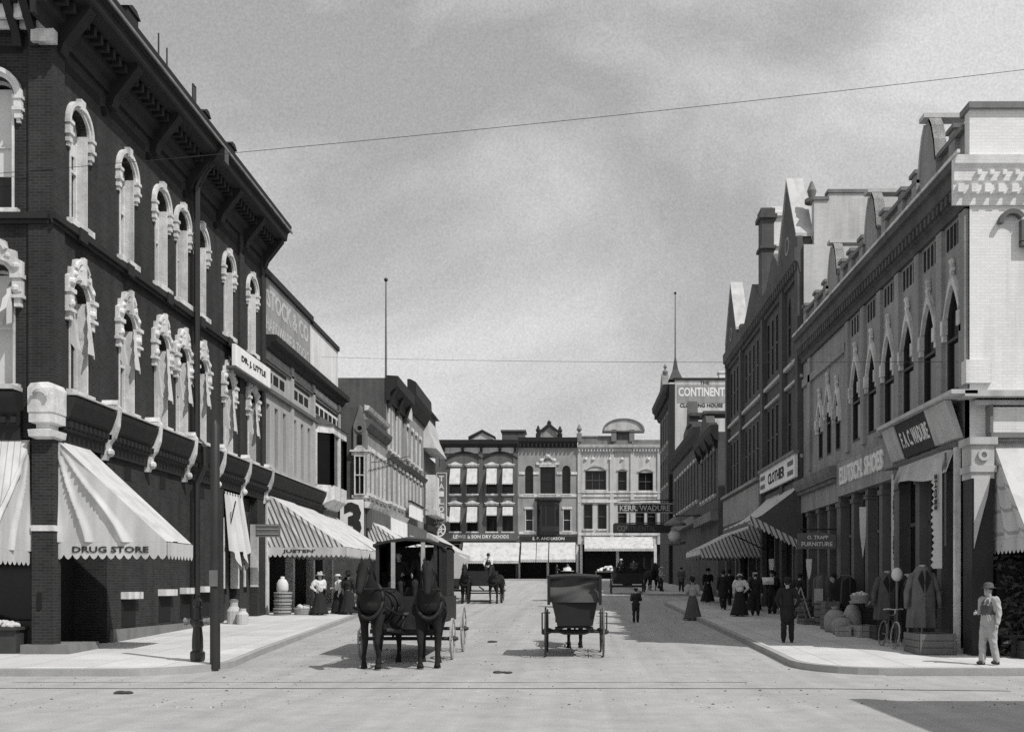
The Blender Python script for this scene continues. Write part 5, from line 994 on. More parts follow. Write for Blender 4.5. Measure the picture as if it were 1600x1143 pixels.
# ================================================================== figures: people and horses
from mathutils import noise
def remesh(mb, vox, sm=2, wr=0, fr=9):
    me = bpy.data.meshes.new('t'); me.from_pydata(mb.v, [], mb.f); bm = bmesh.new(); bm.from_mesh(me); bmesh.ops.recalc_face_normals(bm, faces=bm.faces); bm.to_mesh(me); bm.free()
    ob = bpy.data.objects.new('t', me); COL.objects.link(ob); md = ob.modifiers.new('r', 'REMESH'); md.mode = 'VOXEL'; md.voxel_size = vox; bpy.context.view_layer.update()
    m2 = bpy.data.meshes.new_from_object(ob.evaluated_get(bpy.context.evaluated_depsgraph_get())); bm = bmesh.new(); bm.from_mesh(m2)
    for _ in range(sm): bmesh.ops.smooth_vert(bm, verts=bm.verts, factor=.5, use_axis_x=True, use_axis_y=True, use_axis_z=True)
    if wr:       # cloth folds
        bm.normal_update()
        for v in bm.verts: p = v.co * fr; v.co += v.normal * wr * (1 - 2 * abs(noise.noise(Vector((p.x, p.y, p.z * .55 + p.x * .5)))) - .35)
    o2 = MB(); bm.verts.ensure_lookup_table(); o2.v = [tuple(v.co) for v in bm.verts]; o2.f = [tuple(v.index for v in f.verts) for f in bm.faces]; bm.free()
    bpy.data.objects.remove(ob); bpy.data.meshes.remove(me); bpy.data.meshes.remove(m2); return o2
def limb(mb, pts, seg=10):
    for (p, r) in pts: mb.ball(p, r, seg=seg, n=6)
    mb2 = [Vector(p) for p, r in pts]
    for i in range(len(pts) - 1): mb.tube([pts[i][0], pts[i + 1][0]], [pts[i][1], pts[i + 1][1]], seg)
def ell(mb, c, a, b, h, seg=12): mb.ball(c, 1, a, b, 1, seg, 8) if False else mb.lathe(c, [(max(.04, math.sin(math.pi * i / 8)), -h * math.cos(math.pi * i / 8)) for i in range(9)], seg, a, b)
ARMS = {'down': lambda s: ((s * .25, .02, 1.14), (s * .26, -.05, .9)), 'bent': lambda s: ((s * .26, .05, 1.16), (s * .16, -.2, 1.14)), 'hip': lambda s: ((s * .36, .06, 1.18), (s * .2, -.06, 1.02)),
        'read': lambda s: ((s * .24, -.06, 1.18), (s * .1, -.3, 1.28)), 'fwd': lambda s: ((s * .24, -.16, 1.2), (s * .2, -.38, 1.1)), 'back': lambda s: ((s * .25, .14, 1.16), (s * .26, .18, .93)), 'up': lambda s: ((s * .3, -.1, 1.42), (s * .14, -.18, 1.62)), 'pocket': lambda s: ((s * .31, .07, 1.17), (s * .21, -.04, .96))}
LEGS = {'stand': (((-.1, 0, .5), (-.11, .02, .09)), ((.1, 0, .5), (.11, .02, .09))), 'walk': (((-.1, -.14, .52), (-.1, -.24, .1)), ((.1, .02, .49), (.1, .26, .15))), 'sit': (((-.12, -.42, .9), (-.12, -.45, .45)), ((.12, -.42, .9), (.12, -.45, .45)))}
def person(label, x, y, z, face=0, H=1.72, arms=('down', 'down'), legs='stand', top='cloth_dk', low='cloth_dk', kind='man', hat='bowler', hatm='cloth_dk', group=None, coat=.12, extra=None, vest=None, skin='skin', lean=0, near=True):
    """facing -Y when face = 0 (towards the camera); face in degrees about Z"""
    o = thing('person', label, 'person', (x, y, z), group); k = H / 1.75
    Mx = Matrix.Translation((x, y, z)) @ Matrix.Rotation(R(face), 4, 'Z') @ Matrix.Scale(k, 4)
    def B(mb, nm, m, sm=True, par=o, rec=True): return mb.xf(Mx).build(nm, m, par, smooth=sm, recalc=rec)
    ln = lambda p: (p[0], p[1] - lean * max(0, p[2] - 1.0), p[2] - .35 * lean * lean * max(0, p[2] - 1.0))
    sh = [ln((s * .185, .01, 1.42)) for s in (-1, 1)]; el, wr = [], []
    for s, a in zip((-1, 1), arms): e, w_ = ARMS[a](s); el.append(ln(e)); wr.append(ln(w_))
    hip = [(-.09, 0, .93), (.09, 0, .93)]; kn = [LEGS[legs][i][0] for i in (0, 1)]; an = [LEGS[legs][i][1] for i in (0, 1)]
    hd = ln((0, -.03, 1.63))
    vx = .014 if near else .022
    b = MB(); ell(b, (hd[0], hd[1], hd[2] + .01), .075, .095, .115); b.ball((hd[0], hd[1] - .035, hd[2] - .065), .058, seg=10); limb(b, [(ln((0, .01, 1.4)), .062), ((hd[0], hd[1] + .02, hd[2] - .06), .055)])
    b.ball((hd[0], hd[1] - .1, hd[2] - .015), .02, 1, 1, 1.5, 8, 5); b.box(ID, hd[0] - .028, hd[0] + .028, hd[1] - .093, hd[1] - .07, hd[2] - .066, hd[2] - .052); b.box(ID, hd[0] - .05, hd[0] + .05, hd[1] - .09, hd[1] - .06, hd[2] + .028, hd[2] + .042)
    for s in (-1, 1): b.ball((hd[0] + s * .076, hd[1] + .005, hd[2] - .005), .028, .5, 1, 1.2, 8, 5)
    limb(b, [(ln((0, 0, 1.3)), .15), (ln((0, 0, 1.1)), .135), ((0, 0, .95), .145)])
    for i in (0, 1):
        limb(b, [(sh[i], .06), (el[i], .042), (wr[i], .03)]); d = (Vector(wr[i]) - Vector(el[i])).normalized(); limb(b, [(wr[i], .028), (tuple(Vector(wr[i]) + d * .075), .036)])
        limb(b, [(hip[i], .09), (kn[i], .055), (an[i], .038)])
    b = remesh(b, vx)
    for i, s in ((0, -1), (1, 1)):     # five separate fingers on each palm
        d = (Vector(wr[i]) - Vector(el[i])).normalized(); a = d.cross(Vector((1, 0, 0))).normalized() if abs(d.x) < .9 else Vector((0, 1, 0)); c = d.cross(a).normalized(); pm = Vector(wr[i]) + d * .085
        for q, L in zip((-1.5, -.5, .5, 1.5), (.062, .075, .07, .055)):
            p0 = pm + a * q * .017; p1 = p0 + d * L * .55 + c * .008 * s; p2 = p1 + d * L * .4 - c * .025 * s; b.tube([p0, p1, p2], [.009, .0085, .007], 6)
        t0 = Vector(wr[i]) + d * .03 + a * .03; b.tube([t0, t0 + a * .028 + d * .03, t0 + a * .024 + d * .065], [.011, .01, .008], 6)
    B(b, 'body', skin)
    e = MB()
    for s in (-1, 1): e.ball((hd[0] + s * .031, hd[1] - .083, hd[2] + .012), .011, seg=6, n=4)
    B(e, 'eyes', 'hair')
    h = MB(); ell(h, (hd[0], hd[1] + .02, hd[2] + .035), .083, .095, .105)
    if kind == 'woman': h.ball((hd[0], hd[1] + .09, hd[2] + .06), .06); h.ball((hd[0], hd[1] + .02, hd[2] + .1), .085, 1.1, 1.1, .6)
    B(h, 'hair', 'hair')
    # clothes
    c = MB(); limb(c, [(ln((0, .0, 1.31)), .172), (ln((0, 0, 1.12)), .155)]); limb(c, [(sh[0], .082), (sh[1], .082)])
    puff = 1.5 if kind == 'woman' else 1
    for i in (0, 1):
        m_ = tuple((Vector(sh[i]) + Vector(el[i])) / 2); w2 = tuple(Vector(wr[i]).lerp(Vector(el[i]), .1)); limb(c, [(sh[i], .08 * (1 + (puff - 1) * .5)), (m_, .068 * puff), (el[i], .058), (w2, .044)])
    if kind == 'woman': limb(c, [(ln((0, 0, 1.1)), .14), ((0, 0, 1.03), .12)])
    else: limb(c, [(ln((0, 0, 1.1)), .16), ((0, 0, .98), .165), ((0, 0, .98 - coat), .165 if coat < .3 else .19)])
    c = remesh(c, .02, 2, .022, 11); B(c, 'jacket' if kind == 'man' else 'blouse', top)
    if kind == 'woman':
        s = MB(); rg = []
        for j in range(12):
            t = j / 11; zz = 1.06 - (1.06 - .04) * t; r_ = .135 + .06 * min(1, t * 4) + .2 * t ** 1.6; rg.append([((r_ + .02 * t * math.sin(a * 9)) * math.cos(a), (r_ * .92 + .02 * t * math.sin(a * 9)) * math.sin(a) + .05 * t, zz) for a in [2 * math.pi * q / 40 for q in range(40)]])
        s.loft(rg); B(s, 'skirt', low)
    else:
        t = MB()
        for i in (0, 1): limb(t, [(hip[i], .115), (kn[i], .08), ((an[i][0], an[i][1], an[i][2] + .0), .068)])
        limb(t, [(hip[0], .12), (hip[1], .12)]); B(remesh(t, .02, 2, .02, 10), 'trousers', low)
    if vest:
        v = MB(); limb(v, [(ln((0, .0, 1.3)), .18), (ln((0, 0, 1.12)), .166)]); B(remesh(v, .02, 2, .012, 11), 'vest', vest)
    for i in (0, 1):
        s = MB(); a = an[i]; s.ball((a[0], a[1] - .05, a[2] - .04), .048, .9, 2.6, .95, 10, 6); s.box(ID, a[0] - .035, a[0] + .035, a[1] + .0, a[1] + .06, a[2] - .09, a[2] - .03); B(s, 'shoe', 'leather')
    if hat:
        q = MB(); c0 = (hd[0], hd[1] + .015, hd[2] + .055)
        if hat == 'bowler': q.lathe(c0, [(.02, -.005), (.145, .0), (.148, .014), (.102, .014), (.1, .07), (.08, .11), (.03, .13)], 16, 1, 1.15)
        elif hat == 'straw': q.lathe(c0, [(.02, -.005), (.17, .0), (.17, .014), (.1, .015), (.098, .09), (.02, .095)], 16, 1, 1.1)
        elif hat == 'wide': q.lathe(c0, [(.02, .0), (.21, .015), (.22, .03), (.12, .03), (.12, .08), (.03, .11)], 16, 1, 1.1); q.ball((c0[0] + .05, c0[1], c0[2] + .12), .07); q.ball((c0[0] - .06, c0[1] + .02, c0[2] + .1), .06)
        elif hat == 'cap': q.lathe(c0, [(.03, .0), (.1, .0), (.12, .045), (.1, .075), (.03, .085)], 14, 1, 1.15); q.box(ID, c0[0] - .07, c0[0] + .07, c0[1] - .19, c0[1] - .08, c0[2] + .0, c0[2] + .015)
        B(q, 'hat', hatm)
    if extra:
        for nm, m_, fn in extra: q = MB(); fn(q, wr); B(q, nm, m_)
    return o
HORSE = None
def horse(label, x, y, z, face=0, m='horse', S=1.0, step=0, group=None, blinkers=True):
    """nose towards -Y when face = 0"""
    o = thing('horse', label, 'horse', (x, y, z), group); Mx = Matrix.Translation((x, y, z)) @ Matrix.Rotation(R(face), 4, 'Z') @ Matrix.Scale(S, 4)
    def B(mb, nm, mm, par=o): return mb.xf(Mx).build(nm, mm, par, smooth=True)
    b = MB(); limb(b, [((0, -.52, 1.2), .27), ((0, -.15, 1.14), .3), ((0, .3, 1.17), .28), ((0, .62, 1.24), .29)], 14); b.ball((0, -.66, 1.2), .2); b.ball((0, -.4, 1.44), .13); b.ball((0, .72, 1.3), .2)
    limb(b, [((0, -.62, 1.3), .23), ((0, -.85, 1.58), .17), ((0, -1.0, 1.85), .12)]); limb(b, [((0, -1.02, 1.9), .125), ((0, -1.16, 1.76), .1), ((0, -1.34, 1.5), .068), ((0, -1.38, 1.44), .06)]); b.ball((0, -1.1, 1.75), .11, .8, 1, 1.2)
    for s in (-1, 1):
        b.tube([(s * .065, -.97, 1.96), (s * .075, -.96, 2.06), (s * .07, -.95, 2.15)], [.035, .03, .006], 8)
        a = step * s; limb(b, [((s * .15, -.55, 1.05), .13), ((s * .16, -.58 - .12 * a, .78), .08), ((s * .16, -.6 - .2 * a, .48), .055), ((s * .16, -.58 - .1 * a, .2), .04), ((s * .16, -.6 - .12 * a, .1), .05)])
        limb(b, [((s * .15, .62, 1.08), .19), ((s * .17, .52 + .1 * a, .82), .12), ((s * .16, .76 + .12 * a, .52), .06), ((s * .16, .68 + .2 * a, .2), .042), ((s * .16, .66 + .2 * a, .1), .05)])
    B(remesh(b, .025, 2, .016, 4.5), 'body', m)
    hf = MB()
    for s in (-1, 1):
        a = step * s
        for yy in (-.61 - .12 * a, .65 + .2 * a): hf.lathe((s * .16, yy, 0), [(.07, 0), (.052, .09)], 10)
    B(hf, 'hoof', 'mane')
    t = MB(); t.tube([(0, .88, 1.32), (0, 1.0, 1.2), (0, 1.03, .85), (0, 1.0, .5)], [.05, .08, .08, .02], 8); B(t, 'tail', 'mane')
    t = MB(); rr = random.Random(4)
    for k in range(26): f = k / 25; p = (0, -.62 - .38 * f, 1.56 + .46 * f); t.tube([p, (rr.choice((-1, 1)) * .08, p[1] + .06, p[2] - .08), (rr.choice((-1, 1)) * .16, p[1] + .1, p[2] - .26)], [.035, .03, .01], 5)
    t.tube([(0, -.98, 2.02), (0, -1.1, 1.98), (0, -1.16, 1.86)], [.03, .04, .015], 6); B(t, 'mane', 'mane')
    h = MB()
    h.arc(lambda u, n, zz: (u, -.66 - n + (zz - 1.2) * .45, zz), 0, 1.27, .205, .262, 0, 360, -.05, .05, 18, 1.4)
    for yy, rx in ((-.2, .315), (.25, .31)): h.arc(lambda u, n, zz, yy=yy: (u, yy - n, zz), 0, 1.15, rx, rx + .018, 0, 360, -.03, .03, 18, 1.02)
    for s in (-1, 1):
        h.tube([(s * .31, -.7, 1.15), (s * .33, 0, 1.02), (s * .3, .9, .95)], .022, 6); h.tube([(s * .08, -1.36, 1.5), (s * .22, -.7, 1.5), (s * .2, .5, 1.5)], .012, 5)
        h.tube([(s * .1, -1.0, 1.95), (s * .1, -1.2, 1.68), (s * .075, -1.33, 1.5)], .014, 5)
        if blinkers: h.box(ID, s * .105 - .01, s * .105 + .01, -1.17, -1.05, 1.78, 1.9)
    h.tube([(-.1, -1.2, 1.68), (0, -1.27, 1.7), (.1, -1.2, 1.68)], .014, 5); h.tube([(-.1, -1.02, 1.97), (0, -1.14, 1.96), (.1, -1.02, 1.97)], .014, 5)
    B(h, 'harness', 'leather')
    e = MB()
    for s in (-1, 1): e.ball((s * .088, -1.12, 1.83), .02, seg=8, n=5)
    B(e, 'eyes', 'hair')
    return o
def wheel(par, x, y, z, r, m='wood_dk', n=14, wd=.045, dish=0):
    mb = MB(); F = lambda u, nn, zz: (x + nn, y + u, z + zz); mb.arc(F, 0, 0, r - .05, r, 0, 360, -wd / 2, wd / 2, 32); o = mb.build('wheel', m, par)
    mb = MB()
    for k in range(n): a = 2 * math.pi * k / n; mb.tube([(x + dish, y + .06 * math.cos(a), z + .06 * math.sin(a)), (x, y + (r - .04) * math.cos(a), z + (r - .04) * math.sin(a))], [.02, .014], 5)
    mb.build('spokes', m, o); mb = MB(); mb.lathe((x - .1, y, z), [(.05, 0), (.075, .05), (.075, .13), (.05, .2), (.03, .24)], 10, ax='x'); mb.build('hub', 'iron', o); return o
# ================================================================== horse-drawn vehicles
def road(y): return gz(y)
# --- delivery wagon with a pair of dark horses, coming towards the camera
wx, wy = -3.95, 26.0; rz = road(wy)
horse('dark left horse of the wagon pair, head raised', -4.32, 23.3, road(23.3), -5, 'horse', 1.17, .8)
horse('dark right horse of the wagon pair, nearest the road centre', -3.2, 23.45, road(23.4), 6, 'horse', 1.16, -.6)
o = thing('delivery_wagon', 'dark canopied delivery wagon behind the pair of horses', 'wagon', (wx, wy, rz))
mb = MB(); mb.box(ID, wx - .85, wx + .85, 24.75, 28.0, rz + .85, rz + 1.5); mb.box(ID, wx - .8, wx + .8, 24.35, 24.75, rz + .62, rz + .72); mb.box(ID, wx - .85, wx + .85, 24.72, 24.78, rz + .72, rz + 1.1); mb.build('body', 'paint_dk', o)
mb = MB(); mb.box(ID, wx - .62, wx + .62, 24.3, 24.345, rz + .72, rz + 1.12); mb.build('dashboard', 'wood_md', o)
mb = MB(); mb.box(ID, wx - .75, wx + .75, 25.2, 25.7, rz + 1.5, rz + 1.72); mb.box(ID, wx - .75, wx + .75, 25.62, 25.72, rz + 1.72, rz + 2.1); mb.build('seat', 'leather', o)
mb = MB(); mb.loft([[(wx + .8 * t, y, rz + 2.95 - .2 * t * t + .05 * math.sin(y * 3 + t * 2)) for t in (-1, -.6, 0, .6, 1)] + [(wx + .8 * t, y, rz + 2.89 - .2 * t * t + .05 * math.sin(y * 3 + t * 2)) for t in (1, .6, 0, -.6, -1)] for y in (24.7, 25.3, 26, 26.7, 27.4, 28.1)]); mb.build('canopy', 'paint_dk', o)
mb = MB()
for px_ in (-.7, .7):
    for y in (24.8, 26.3, 27.95): mb.box(ID, wx + px_ - .04, wx + px_ + .04, y - .04, y + .04, rz + 1.45, rz + 2.8)
mb.build('canopy_post', 'paint_dk', o)
mb = MB()
for px_ in (-.3, .42): mb.box(ID, wx + px_ - .045, wx + px_ + .045, 24.62, 24.7, rz + 1.0, rz + 2.8)
mb.build('front_post', 'wood_lt', o)
mb = MB()
for s in (-1, 1): mb.grid(lambda i, j, s=s: (wx + s * (.76 + .05 * math.sin(i * 20) * j), 25.0 + 2.9 * i, rz + 2.85 - 1.35 * j), 16, 4)
mb.build('side_curtain', 'leather', o, recalc=False)
mb = MB(); mb.box(ID, wx - .8, wx + .8, 26.3, 27.9, rz + 1.5, rz + 2.75); mb.build('load_box', 'paint_dk', o)
for s in (-1, 1):
    wheel(o, wx + s * 1.1, 24.95, road(24.9) + .5, .5, 'wood_lt'); wheel(o, wx + s * 1.14, 27.1, road(27.1) + .6, .6, 'wood_lt')
mb = MB()
for y, r in ((24.95, .5), (27.1, .6)): mb.tube([(wx - 1.15, y, road(y) + r), (wx + 1.15, y, road(y) + r)], .045, 8)
mb.box(ID, wx - .5, wx + .5, 24.8, 27.2, rz + .72, rz + .8); mb.tube([(wx, 24.8, rz + .62), (wx + .02, 22.2, rz + .8)], .04, 8); mb.tube([(wx - .75, 24.5, rz + .6), (wx + .8, 24.5, rz + .6)], .035, 8); mb.build('running_gear', 'wood_dk', o)
person('helper in dark clothes and cap seated beside the wagon driver', wx - .3, 25.5, rz + .9, 0, 1.72, ('bent', 'bent'), 'sit', hat='cap', near=False)
person('driver in dark coat and bowler seated on the canopied wagon', wx + .28, 25.5, rz + .93, 0, 1.74, ('fwd', 'fwd'), 'sit', near=False)
# --- buggy going away, seen from behind
bx, byy = .12, 25.55; bz = road(byy)
o = thing('buggy', 'black two-seat buggy with raised creased hood seen from behind', 'buggy', (bx, byy, bz))
mb = MB(); mb.loft([[(bx - .42, y, bz + .78), (bx + .45, y, bz + .78), (bx + .57, y, bz + 1.4), (bx - .57, y, bz + 1.4)] for y in (25.2, 26.5)]); mb.box(ID, bx - .45, bx + .45, 26.5, 27.2, bz + .75, bz + .85); mb.box(ID, bx - .5, bx + .5, 27.2, 27.25, bz + .8, bz + 1.25); mb.build('body', 'leather', o)
mb = MB(); mb.box(ID, bx - .52, bx + .52, 25.6, 26.2, bz + 1.15, bz + 1.3); mb.build('seat', 'leather', o)
def hoodp(i, j):   # back curtain with slack creases
    u = -1 + 2 * i; z = bz + 1.36 + .64 * j; return (bx + u * (.6 + .02 * j), 25.1 + .1 * j + .07 * (1 - abs(math.sin(4.6 * j - 2.6 * i + .5 * math.sin(4 * i) + .4))) + .05 * (1 - abs(math.sin(3.1 * j + 2.2 * i))) + .015 * math.cos(14 * j - 9 * i), z)
mb = MB(); mb.grid(hoodp, 24, 20); ho = mb.build('hood', 'hood', o, smooth=True, recalc=False)
mb = MB(); tp = [(bx + .64 * t, 0, bz + 2.0 + .035 * (1 - t * t)) for t in (-1, -.7, -.3, 0, .3, .7, 1)]
mb.loft([[(p[0], y, p[2] + e) for p in tp] + [(p[0], y, p[2] - .05 + e) for p in reversed(tp)] for y, e in ((25.12, -.02), (25.7, .04), (26.5, 0))]); mb.build('hood_top', 'leather', ho)
mb = MB()
for s in (-1, 1): mb.grid(lambda i, j, s=s: (bx + s * (.635), 25.15 + 1.0 * i * (.45 + .55 * j), bz + 1.38 + .63 * j), 6, 6); mb.box(ID, bx + s * .63 - .035, bx + s * .63 + .035, 25.02, 25.1, bz + 1.3, bz + 2.02)
mb.build('hood_side', 'leather', ho, recalc=False)
mb = MB()
for z in (1.0, 1.85): pass
for s in (-1, 1): wheel(o, bx + s * .72, 25.55, road(25.5) + .62, .62, 'wood_dk' if s < 0 else 'wood_md', 14, .035); wheel(o, bx + s * .7, 26.95, road(27) + .56, .56, 'wood_dk', 14, .035)
mb = MB()
for y, r in ((25.55, .62), (26.95, .56)): mb.tube([(bx - .82, y, road(y) + r), (bx + .82, y, road(y) + r)], .03, 8)
for y in (25.5, 27.0): mb.tube([(bx - .5, y, bz + .66), (bx - .25, y, bz + .58), (bx + .25, y, bz + .58), (bx + .5, y, bz + .66)], .03, 6); mb.tube([(bx - .5, y, bz + .66), (bx - .25, y, bz + .74), (bx + .25, y, bz + .74), (bx + .5, y, bz + .66)], .03, 6)
mb.tube([(bx, 25.5, bz + .62), (bx, 27, bz + .6)], .03, 6)
for s in (-1, 1): mb.tube([(bx + s * .35, 27.0, bz + .62), (bx + s * .4, 27.6, bz + .9), (bx + s * .38, 29.6, bz + 1.15)], .028, 6); mb.tube([(bx + s * .6, 25.35, bz + 1.1), (bx + s * .8, 25.35, bz + 1.1), (bx + s * .8, 25.45, bz + .66)], .02, 6)
mb.build('running_gear', 'wood_dk', o)
horse('dark horse pulling the black buggy away up the street', bx + .02, 28.6, road(28.6), 180, 'horse', 1.0, .6)
person('passenger in the buggy showing a pale hat above the hood', bx - .18, 25.95, bz + .42, 180, 1.78, ('fwd', 'fwd'), 'sit', hat='straw', hatm='straw', near=False)
# --- cart farther up the street with two horses
cx, cy = -4.9, 59.0; cz = road(cy)
horse('dark left horse of the cart coming down the street', -5.75, 56.6, road(56.6), 3, 'horse', 1.05, .7); horse('brown right horse of the cart coming down the street', -4.05, 56.6, road(56.6), -10, 'horse2', 1.05, -.6)
o = thing('open_cart', 'dark open cart behind two horses halfway up the street', 'cart', (cx, cy, cz))
mb = MB(); mb.box(ID, cx - .85, cx + .85, 58, 61, cz + .9, cz + 1.5); mb.box(ID, cx - .85, cx + .85, 57.9, 58, cz + .9, cz + 1.75); mb.build('body', 'paint_dk', o); mb = MB(); mb.box(ID, cx - .7, cx + .7, 58.3, 58.8, cz + 1.5, cz + 1.75); mb.build('seat', 'wood_md', o)
for s in (-1, 1): wheel(o, cx + s * .98, 58.3, road(58.3) + .5, .5, 'wood_md', 12); wheel(o, cx + s * 1.0, 60.4, road(60.4) + .6, .6, 'wood_md', 12)
mb = MB(); mb.tube([(cx - 1, 58.3, cz + .5), (cx + 1, 58.3, cz + .5)], .04, 6); mb.tube([(cx - 1, 60.4, cz + .62), (cx + 1, 60.4, cz + .62)], .04, 6); mb.tube([(cx, 58.2, cz + .7), (cx, 55.6, cz + .85)], .04, 6); mb.build('running_gear', 'wood_dk', o)
person('cart driver in white shirt, dark waistcoat and dark hat', cx + .25, 58.55, cz + 1.0, 0, 1.72, ('fwd', 'fwd'), 'sit', 'cloth_lt', 'cloth_dk', vest='cloth_dk', near=False)
# --- covered cart at the left kerb
cx, cy = -7.2, 63; cz = road(cy)
o = thing('covered_cart', 'small pale-sided covered cart parked at the left kerb behind the wagon', 'cart', (cx, cy, cz))
mb = MB(); mb.box(ID, cx - .8, cx + .8, 62, 64.5, cz + .8, cz + 1.25); mb.build('body', 'paint_dk', o)
mb = MB(); mb.loft([[(cx - .78, y, cz + 1.25), (cx - .8, y, cz + 2.5), (cx - .4, y, cz + 2.75), (cx + .4, y, cz + 2.75), (cx + .8, y, cz + 2.5), (cx + .78, y, cz + 1.25)] for y in (62.05, 64.4)]); mb.build('cover', 'canvas_g', o)
for s in (-1, 1): wheel(o, cx + s * .9, 62.4, cz + .5, .5, 'wood_lt', 12); wheel(o, cx + s * .9, 64, cz + .55, .55, 'wood_lt', 12)
mb = MB(); mb.tube([(cx - .9, 62.4, cz + .5), (cx + .9, 62.4, cz + .5)], .04, 6); mb.tube([(cx - .9, 64, cz + .55), (cx + .9, 64, cz + .55)], .04, 6); mb.box(ID, cx - .3, cx + .3, 62.3, 64.1, cz + .6, cz + .8); mb.build('running_gear', 'wood_dk', o)
# --- dark carriage standing at the far right kerb, with a horse
cx, cy = 4.1, 72.5; cz = road(cy)
o = thing('carriage', 'dark carriage standing at the far right kerb', 'carriage', (cx, cy, cz))
mb = MB(); mb.loft([[(cx - 1.0, y, cz + .7), (cx + 1.0, y, cz + .7), (cx + 1.15, y, cz + 1.45), (cx - 1.15, y, cz + 1.45)] for y in (71.8, 73.6)]); mb.box(ID, cx - 1.0, cx + 1.0, 72.6, 73, cz + 1.45, cz + 1.9); mb.build('body', 'leather', o)
for s in (-1, 1): wheel(o, cx + s * 1.15, 71.9, cz + .5, .5, 'wood_dk', 12); wheel(o, cx + s * 1.15, 73.6, cz + .58, .58, 'wood_dk', 12)
mb = MB(); mb.tube([(cx - 1.15, 71.9, cz + .5), (cx + 1.15, 71.9, cz + .5)], .04, 6); mb.tube([(cx - 1.15, 73.6, cz + .58), (cx + 1.15, 73.6, cz + .58)], .04, 6); mb.box(ID, cx - .3, cx + .3, 71.9, 73.6, cz + .5, cz + .72); mb.build('running_gear', 'wood_dk', o)
person('man in dark suit and straw hat seated left in the far carriage', cx - .45, 72.6, cz + .75, 0, 1.7, ('bent', 'bent'), 'sit', hat='straw', hatm='straw', near=False); person('man in grey jacket and dark cap seated right in the far carriage', cx + .45, 72.6, cz + .72, 0, 1.7, ('bent', 'bent'), 'sit', 'cloth_md', hat='cap', near=False)
horse('dark horse standing by the far right kerb beside the carriage', 6.0, 76, road(76), 15, 'horse', 1.05, .3)
horse('dark horse tied farther back at the right-hand kerb under the globe lantern', 6.6, 84, road(84), -60, 'horse', 1.05, 0)

# ================================================================== people
LEGS['stroll'] = (((-.1, -.07, .51), (-.1, -.1, .09)), ((.1, .01, .5), (.1, .12, .1)))
S = gsw
NW = 'women talking under the lettered awning'
person('woman in white blouse, long dark skirt and pale-trimmed hat under the lettered awning', -10.25, 42.0, S(42), 40, 1.68, ('hip', 'bent'), top='cloth_lt', low='cloth_dk', kind='woman', hat='wide', hatm='cloth_lg')
person('woman in puffed white blouse and dark skirt turned to her neighbour', -9.72, 43.0, S(43), -60, 1.64, ('bent', 'down'), top='cloth_lt', low='cloth_dk', kind='woman', hat='straw', hatm='straw')
person('woman in all-black dress and black hat beside the light-coated figure', -9.2, 42.6, S(42.6), 170, 1.7, ('down', 'bent'), top='cloth_dk', low='cloth_dk', kind='woman', hat='wide', hatm='cloth_dk')
person('person in long light striped coat right of the black-dressed woman', -8.75, 43.4, S(43.4), 160, 1.68, ('down', 'down'), top='cloth_lt', low='cloth_lg', kind='man', hat='straw', hatm='straw', coat=.5)
person('man in dark suit behind the wagon near the figure-3 board', -9.2, 50.5, S(50.5), 20, 1.76, ('down', 'pocket'), near=False)
person('woman in pale blouse standing in the road at the right-hand kerb', 4.92, 41.0, road(41), 180, 1.66, ('bent', 'bent'), top='cloth_lg', low='cloth_md', kind='woman', hat='wide', hatm='cloth_dk')
person('broad man in black suit walking on the right pavement, leftmost of the group', 6.95, 46.3, S(46.3), 180, 1.76, ('down', 'down'), 'walk', coat=.3)
person('woman in bright white blouse and black skirt on the right pavement', 6.85, 41.2, S(41.2), 160, 1.68, ('hip', 'down'), top='cloth_lt', low='cloth_dk', kind='woman', hat='straw', hatm='straw')
person('man in black suit with pale cap between the white-bloused woman and the newspaper reader', 7.55, 41.6, S(41.6), 170, 1.74, ('down', 'down'), 'stand', hat='cap', hatm='cloth_lg')
person('man in black reading a white newspaper by the shop front', 8.5, 43.0, S(43), -35, 1.78, ('read', 'read'), extra=[('newspaper', 'paper', lambda q, wr: q.hexa([(-.24, -.36, 1.2), (.24, -.36, 1.2), (.24, -.34, 1.2), (-.24, -.34, 1.2), (-.26, -.42, 1.5), (.26, -.42, 1.5), (.26, -.4, 1.5), (-.26, -.4, 1.5)]))])
person('man in dark open coat standing in the middle of the right pavement', 5.98, 28.1, S(28.1), 175, 1.74, ('pocket', 'pocket'), 'stand', top='cloth_dk', low='cloth_dk', coat=.3)
person('workman in pale shirt, waistcoat and baggy pale trousers walking past the corner pier', 9.05, 22.1, S(22.1), -62, 1.72, ('bent', 'down'), 'stroll', top='cloth_lg', low='cloth_lg', vest='cloth_md', hat='bowler', hatm='cloth_md', coat=.0)
person('small boy in dark suit walking away in the shaded road', 2.55, 39.4, road(39.4), 180, 1.32, ('bent', 'bent'), 'stroll', hat='cap', hatm='cloth_dk')
for i, (x, y, f, t, hh) in enumerate(((6.9, 79, 30, 'cloth_dk', 'bowler'), (7.8, 71.5, 170, 'cloth_md', 'cap'), (-10.3, 47.5, 120, 'cloth_dk', 'bowler'), (-1.5, 119.4, 90, 'cloth_dk', 'bowler'), (-.2, 119.6, -30, 'cloth_lt', 'straw'), (7.9, 50.6, 190, 'cloth_dk', 'bowler'))):
    person(['man in dark suit under the far globe lantern', 'man in grey jacket near the pedimented store', 'man in dark suit at the back under the attic store awnings', 'man in dark suit walking at the far end of the street', 'man in white shirt and straw hat at the far end of the street', 'man in black standing under the lowered striped awning'][i], x, y, S(y), f, 1.72, ('down', 'bent'), 'walk', top=t, hat=hh, hatm='straw' if hh == 'straw' else 'cloth_dk', near=False)

